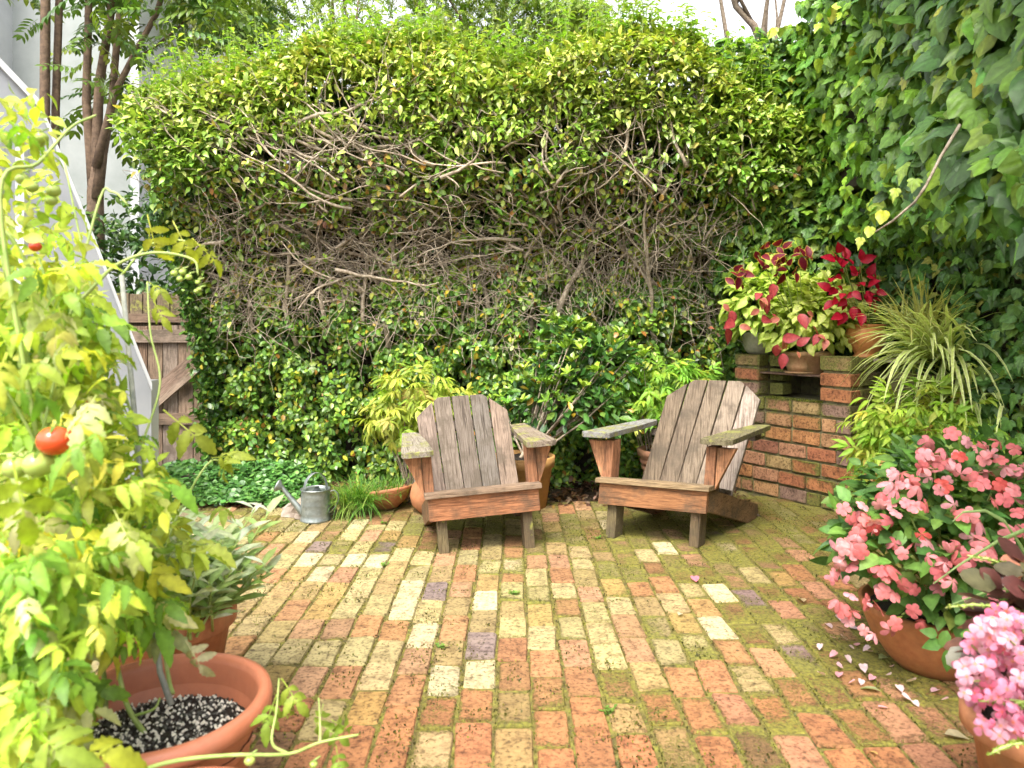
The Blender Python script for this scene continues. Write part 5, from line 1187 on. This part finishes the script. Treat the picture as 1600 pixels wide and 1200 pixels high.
# stakes and stems out of the soil
tstem(tp_, [W3(268, 1102, 1.62), W3(250, 1050, 1.64), W3(215, 700, 1.75), W3(190, 430, 1.8)], .007, .006, simple_mat('grey bamboo', (.16, .17, .15), (.32, .32, .27), 40, .6), 'stake')
for ctrl, r in [([W3(230, 1152, 1.60), W3(200, 1105, 1.60), W3(183, 1040, 1.62), W3(150, 900, 1.6), W3(130, 640, 1.55), W3(60, 400, 1.5)], .008),
                ([W3(270, 1085, 1.68), W3(262, 1050, 1.7), W3(240, 900, 1.75), W3(220, 700, 1.8), W3(150, 480, 1.8), W3(100, 250, 1.85)], .007),
                ([W3(165, 1110, 1.66), W3(160, 1040, 1.62), W3(120, 850, 1.5), W3(60, 700, 1.4), W3(-20, 560, 1.35)], .008),
                ([W3(205, 1120, 1.60), W3(240, 1108, 1.6), W3(250, 1090, 1.61)], .005),
                ([W3(120, 850, 1.5), W3(0, 300 + 70, 1.5), W3(95, 480, 1.55), W3(180, 415, 1.6), W3(240, 395, 1.62), W3(300, 405, 1.64), W3(310, 430, 1.64)], .007),
                ([W3(60, 700, 1.4), W3(0, 310, 1.4), W3(60, 255, 1.45), W3(110, 200, 1.5), W3(150, 180, 1.5)], .006),
                ([W3(240, 900, 1.75), W3(280, 800, 1.9), W3(330, 720, 2.0), W3(365, 745, 2.05)], .005),
                ([W3(220, 700, 1.8), W3(250, 600, 1.9), W3(235, 520, 1.95), W3(230, 440, 2.0)], .004),
                ([W3(190, 430, 1.8), W3(230, 385, 1.85), W3(275, 375, 1.9), W3(320, 385, 1.9)], .004),
                ([W3(60, 700, 1.4), W3(150, 330, 1.6), W3(175, 300, 1.62), W3(200, 320, 1.62)], .004)]:
    tstem(tp_, smooth_path(ctrl, 6), r * .78, .0022)
tstem(tp_, smooth_path([W3(150, 1230, 1.30), W3(260, 1192, 1.30), W3(360, 1180, 1.32), W3(450, 1178, 1.36), W3(500, 1160, 1.4), W3(560, 1148, 1.42)], 6), .0045, .002)
# leaf field: whole compound leaves, kept off the open pot mouth and the patio
lp, ld, ln_, ls, tri = [], [], [], [], 0
def in_view_of_pot(x, y): return (x > 120 and y > 1000) or (x > 250 and y > 940)
while len(lp) < 700 and tri < 16000:
    tri += 1; y = random.uniform(150, 1230) ; x = random.triangular(-60, 345, 60)
    lim = np.interp(y, [140, 250, 330, 420, 520, 640, 760, 860, 930, 1000, 1060, 1240], [40, 50, 75, 105, 125, 170, 245, 285, 265, 225, 120, 90])
    if x > lim or in_view_of_pot(x, y): continue
    if y < 420 and random.random() > np.interp(y, [150, 300, 420], [.06, .12, .35]): continue
    Y = random.uniform(1.35, 2.05) - (.25 if random.random() < .12 else 0); p = W3(x, y, Y); a = random.uniform(0, 6.283)
    if y > 820: Y = random.uniform(1.15, 1.5) if x < 150 else random.uniform(1.55, 1.75); p = W3(x, y, Y)
    lp.append(p); ld.append((math.cos(a) + .25, math.sin(a) - .15, random.uniform(-1.0, .25))); ln_.append((random.gauss(0, .35), random.gauss(-.45, .35), .8)); ls.append(random.uniform(.085, .165) * (Y / 1.6))
n_ = len(lp); cA = palette(n_, [(.38, .60, .07), (.54, .71, .08), (.66, .77, .12), (.68, .64, .07), (.76, .80, .36), (.24, .44, .055)], [4, 4.4, 3.4, .9, 1.8, 2.0], .2)
leaves(tp_, T_tom, lp, ld, ln_, ls, cA, M_soft, keep=280)
# small leaflets and tips: fine filler through the same volume
N = 4200; y = RNG.uniform(140, 1000, N); lim = np.interp(y, [140, 250, 330, 420, 520, 640, 760, 860, 930, 1000], [80, 85, 105, 135, 160, 205, 270, 300, 240, 170])
x = -60 + (lim + 60) * RNG.random(N) ** .9; k = RNG.random(N) < np.interp(y, [140, 420, 520], [.16, .45, 1]); x, y = x[k], y[k]; N = len(x); Y = RNG.uniform(1.4, 2.2, N)
P = np.stack([(x - 800) / FPX * Y, Y, CAM_H - (y - HORIZON) / FPX * Y], 1)
leaves(tp_, tmpl([(0, 0), (.25, .2), (.55, .24), (.8, .12), (1, 0)], .3, .4), P, rnd(N) + [.1, -.1, -.3], rnd(N, .5) + [0, -.4, .7], RNG.uniform(.02, .052, N), palette(N, [(.43, .57, .06), (.60, .68, .075), (.70, .72, .16), (.28, .44, .055)], [4, 4, 2.6, 1.5], .15), M_soft, rest='leaflets')
# a few leaves singled out in the photograph
sing = [(290, 1000, 1.50, .10, (.55, .50, .30)), (440, 1060, 1.5, .10, (.40, .50, .07)), (432, 1085, 1.5, .10, (.32, .46, .06)), (450, 1075, 1.5, .09, (.36, .48, .06)), (500, 1130, 1.45, .08, (.32, .46, .06)), (518, 1125, 1.45, .08, (.36, .48, .06)), (525, 1165, 1.45, .07, (.30, .44, .06)), (505, 1100, 1.45, .07, (.34, .46, .07)),
        (230, 335, 1.7, .13, (.56, .56, .06)), (270, 345, 1.7, .12, (.52, .55, .06)), (300, 372, 1.75, .12, (.50, .54, .06)), (240, 470, 1.95, .10, (.48, .54, .07)), (232, 440, 1.95, .09, (.45, .53, .07)), (255, 640, 1.8, .18, (.46, .52, .08)), (330, 715, 2.0, .13, (.44, .52, .07)), (350, 745, 2.0, .12, (.42, .52, .07)), (345, 790, 2.0, .12, (.38, .5, .06)), (20, 720, 1.1, .15, (.46, .58, .05)), (40, 1120, 1.15, .16, (.36, .48, .07)), (70, 1160, 1.15, .17, (.50, .54, .05))]
leaves(tp_, [T_tom[0], T_tom[2]], [W3(a, b, Y) for a, b, Y, s, c in sing], rnd(len(sing), .4) + [.45, -.2, -.45], rnd(len(sing), .25) + [0, -.7, .6], [s for *_, s, c in sing], [c for *_, c in sing], M_soft, keep=30)
tstem(tp_, smooth_path([W3(450, 1178, 1.36), W3(425, 1160, 1.4), W3(432, 1110, 1.45), W3(436, 1060, 1.5)], 5), .003, .0015); tstem(tp_, smooth_path([W3(500, 1160, 1.4), W3(500, 1130, 1.43), W3(498, 1090, 1.45)], 5), .0025, .001)

def tomato(px, py, Y, r, col, lab, grp):
    c = W3(px, py, Y); t = thing('tomato', c, lab, 'tomato', grp); prof = []
    for i in range(11):
        a = math.pi * i / 10; z = -math.cos(a) * .88; rr = math.sin(a); prof.append((max(rr, .001) * r, (z - .10 * max(0, 1 - rr * 2.2) * (1 if z > 0 else 0)) * r))
    MB().lathe(prof, 20, None, (1, 1, 1), .02).build('fruit', M_tomato, t, smooth=True).color = tuple(col) + (1,)
    fr = t.children[0]
    leaves(fr, T_lance, np.array([[0, 0, r * .80]] * 5), [(math.cos(q), math.sin(q), .15) for q in np.arange(5) * 1.257], [(0, 0, 1)] * 5, [r * 1.0] * 5, [(.22, .36, .07)] * 5, M_soft, keep=0, name='sepal', rest='sepals')
    MB().tube([(0, 0, r * .72), (.003, 0, r * 1.1), (.012, .006, r * 1.6)], [.002, .002, .0015], 5).build('stalk', M_greenstem, t, smooth=True)
M_tomato, t__, b__ = new_mat('tomato skin'); cc_, _, _ = col_input(t__); t__.links.new(cc_, b__.inputs['Base Color']); b__.inputs['Roughness'].default_value = .22; b__.inputs['Subsurface Weight'].default_value = .15; b__.inputs['Subsurface Radius'].default_value = (.02, .008, .004)
RED_, OR_, GR_ = (.62, .07, .02), (.68, .22, .02), (.32, .40, .09)
for (x, y, Y, r, c, lab) in [(86, 688, 1.28, .030, RED_, 'largest ripe red tomato on the left plant'), (148, 634, 1.5, .022, OR_, 'orange tomato right of the big red one'), (98, 738, 1.35, .013, RED_, 'small red tomato below the largest ripe one'),
                              (137, 422, 1.7, .014, OR_, 'small orange tomato beside the sloping white stair panel'), (55, 385, 1.5, .012, RED_, 'small red tomato at upper left near the stair post'), (140, 548, 1.6, .010, (.7, .3, .05), 'tiny orange tomato above the orange one')]:
    tomato(x, y, Y, r, c, lab, 'ripe tomatoes')
for i, (x, y, Y, r) in enumerate([(83, 298, 1.5, .0145), (80, 313, 1.5, .012), (65, 215, 1.5, .013), (62, 224, 1.52, .010), (35, 280, 1.45, .013), (50, 292, 1.45, .012), (60, 725, 1.28, .026), (25, 730, 1.28, .022), (272, 427, 1.64, .0085), (285, 425, 1.64, .008), (281, 436, 1.64, .0075), (295, 433, 1.64, .008), (309, 441, 1.64, .006), (307, 455, 1.64, .006), (312, 452, 1.64, .005), (100, 432, 1.6, .012), (108, 436, 1.6, .011), (390, 1188, 1.33, .010), (490, 1194, 1.42, .008)]):
    tomato(x, y, Y, r, GR_, ['unripe green tomato of the upper left pair, upper one', 'unripe green tomato just under the upper left one', 'yellowish green tomato at the top of the plant', 'small green tomato tucked under the topmost one', 'green tomato hanging by the stair post, left one', 'green tomato hanging by the stair post, right one', 'large green tomato under the biggest red tomato', 'large green tomato at the left edge beside the biggest red one',
                            'first green tomato of the truss against the hedge', 'second green tomato of the truss against the hedge', 'lower green tomato of the truss against the hedge', 'third green tomato of the truss against the hedge', 'small green tomato near the tip of the hanging truss', 'tiny green tomato at the tip of the hanging truss', 'tiny green tomato beside the truss tip', 'green tomato beside the small orange one, left', 'green tomato beside the small orange one, right', 'green tomato on the low runner below the tub', 'small green tomato at the end of the low runner'][i], 'unripe tomatoes')
tp3 = thing('plant_tub', (-.57, 1.19, 0), 'second terracotta coloured tub cut off by the bottom edge', 'pot')
pot(tp3, [(0, 0), (.14, 0), (.17, .30), (.19, .31), (.2, .33), (.195, .352), (.18, .355), (.172, .34), (.165, .28)], M_plastic, 48, soil=(.165, .28))

sg = thing('sage_plant', (-1.06, 2.22, 0), 'silvery sage in a clay pot behind the tomato tub', 'potted plant')
pot(sg, rim_pot(.19, .335, .012, .065), M_terra, 48, soil=(.175, .295))
T_sage = tmpl([(0, 0), (.3, .13), (.65, .14), (1, 0)], .3, .25); P_, D_, N_ = [], [], []
for i in range(44):
    a = random.uniform(-1.6, 2.4) - .3; b = Vector((-1.04 + random.gauss(.04, .07), 2.19 + random.gauss(0, .07), .30)); tip = b + Vector((math.cos(a) * random.uniform(.05, .22), math.sin(a) * .14, random.uniform(.12, .34)))
    tstem(sg, curve_pts(b, tip, .01, 4, .004), .004, .002)
    for j in range(13):
        t = .25 + .75 * j / 12; w_ = j * 2.4; P_.append(b.lerp(tip, t)); D_.append((math.cos(w_), math.sin(w_), .35 + .5 * t)); N_.append((0, -.3, 1))
m = len(P_); leaves(sg, T_sage, P_, D_, N_, RNG.uniform(.06, .12, m), palette(m, [(.66, .74, .50), (.54, .68, .34), (.38, .56, .18), (.78, .83, .68)], [3, 3, 3, 1.5], .12), M_soft, keep=200)
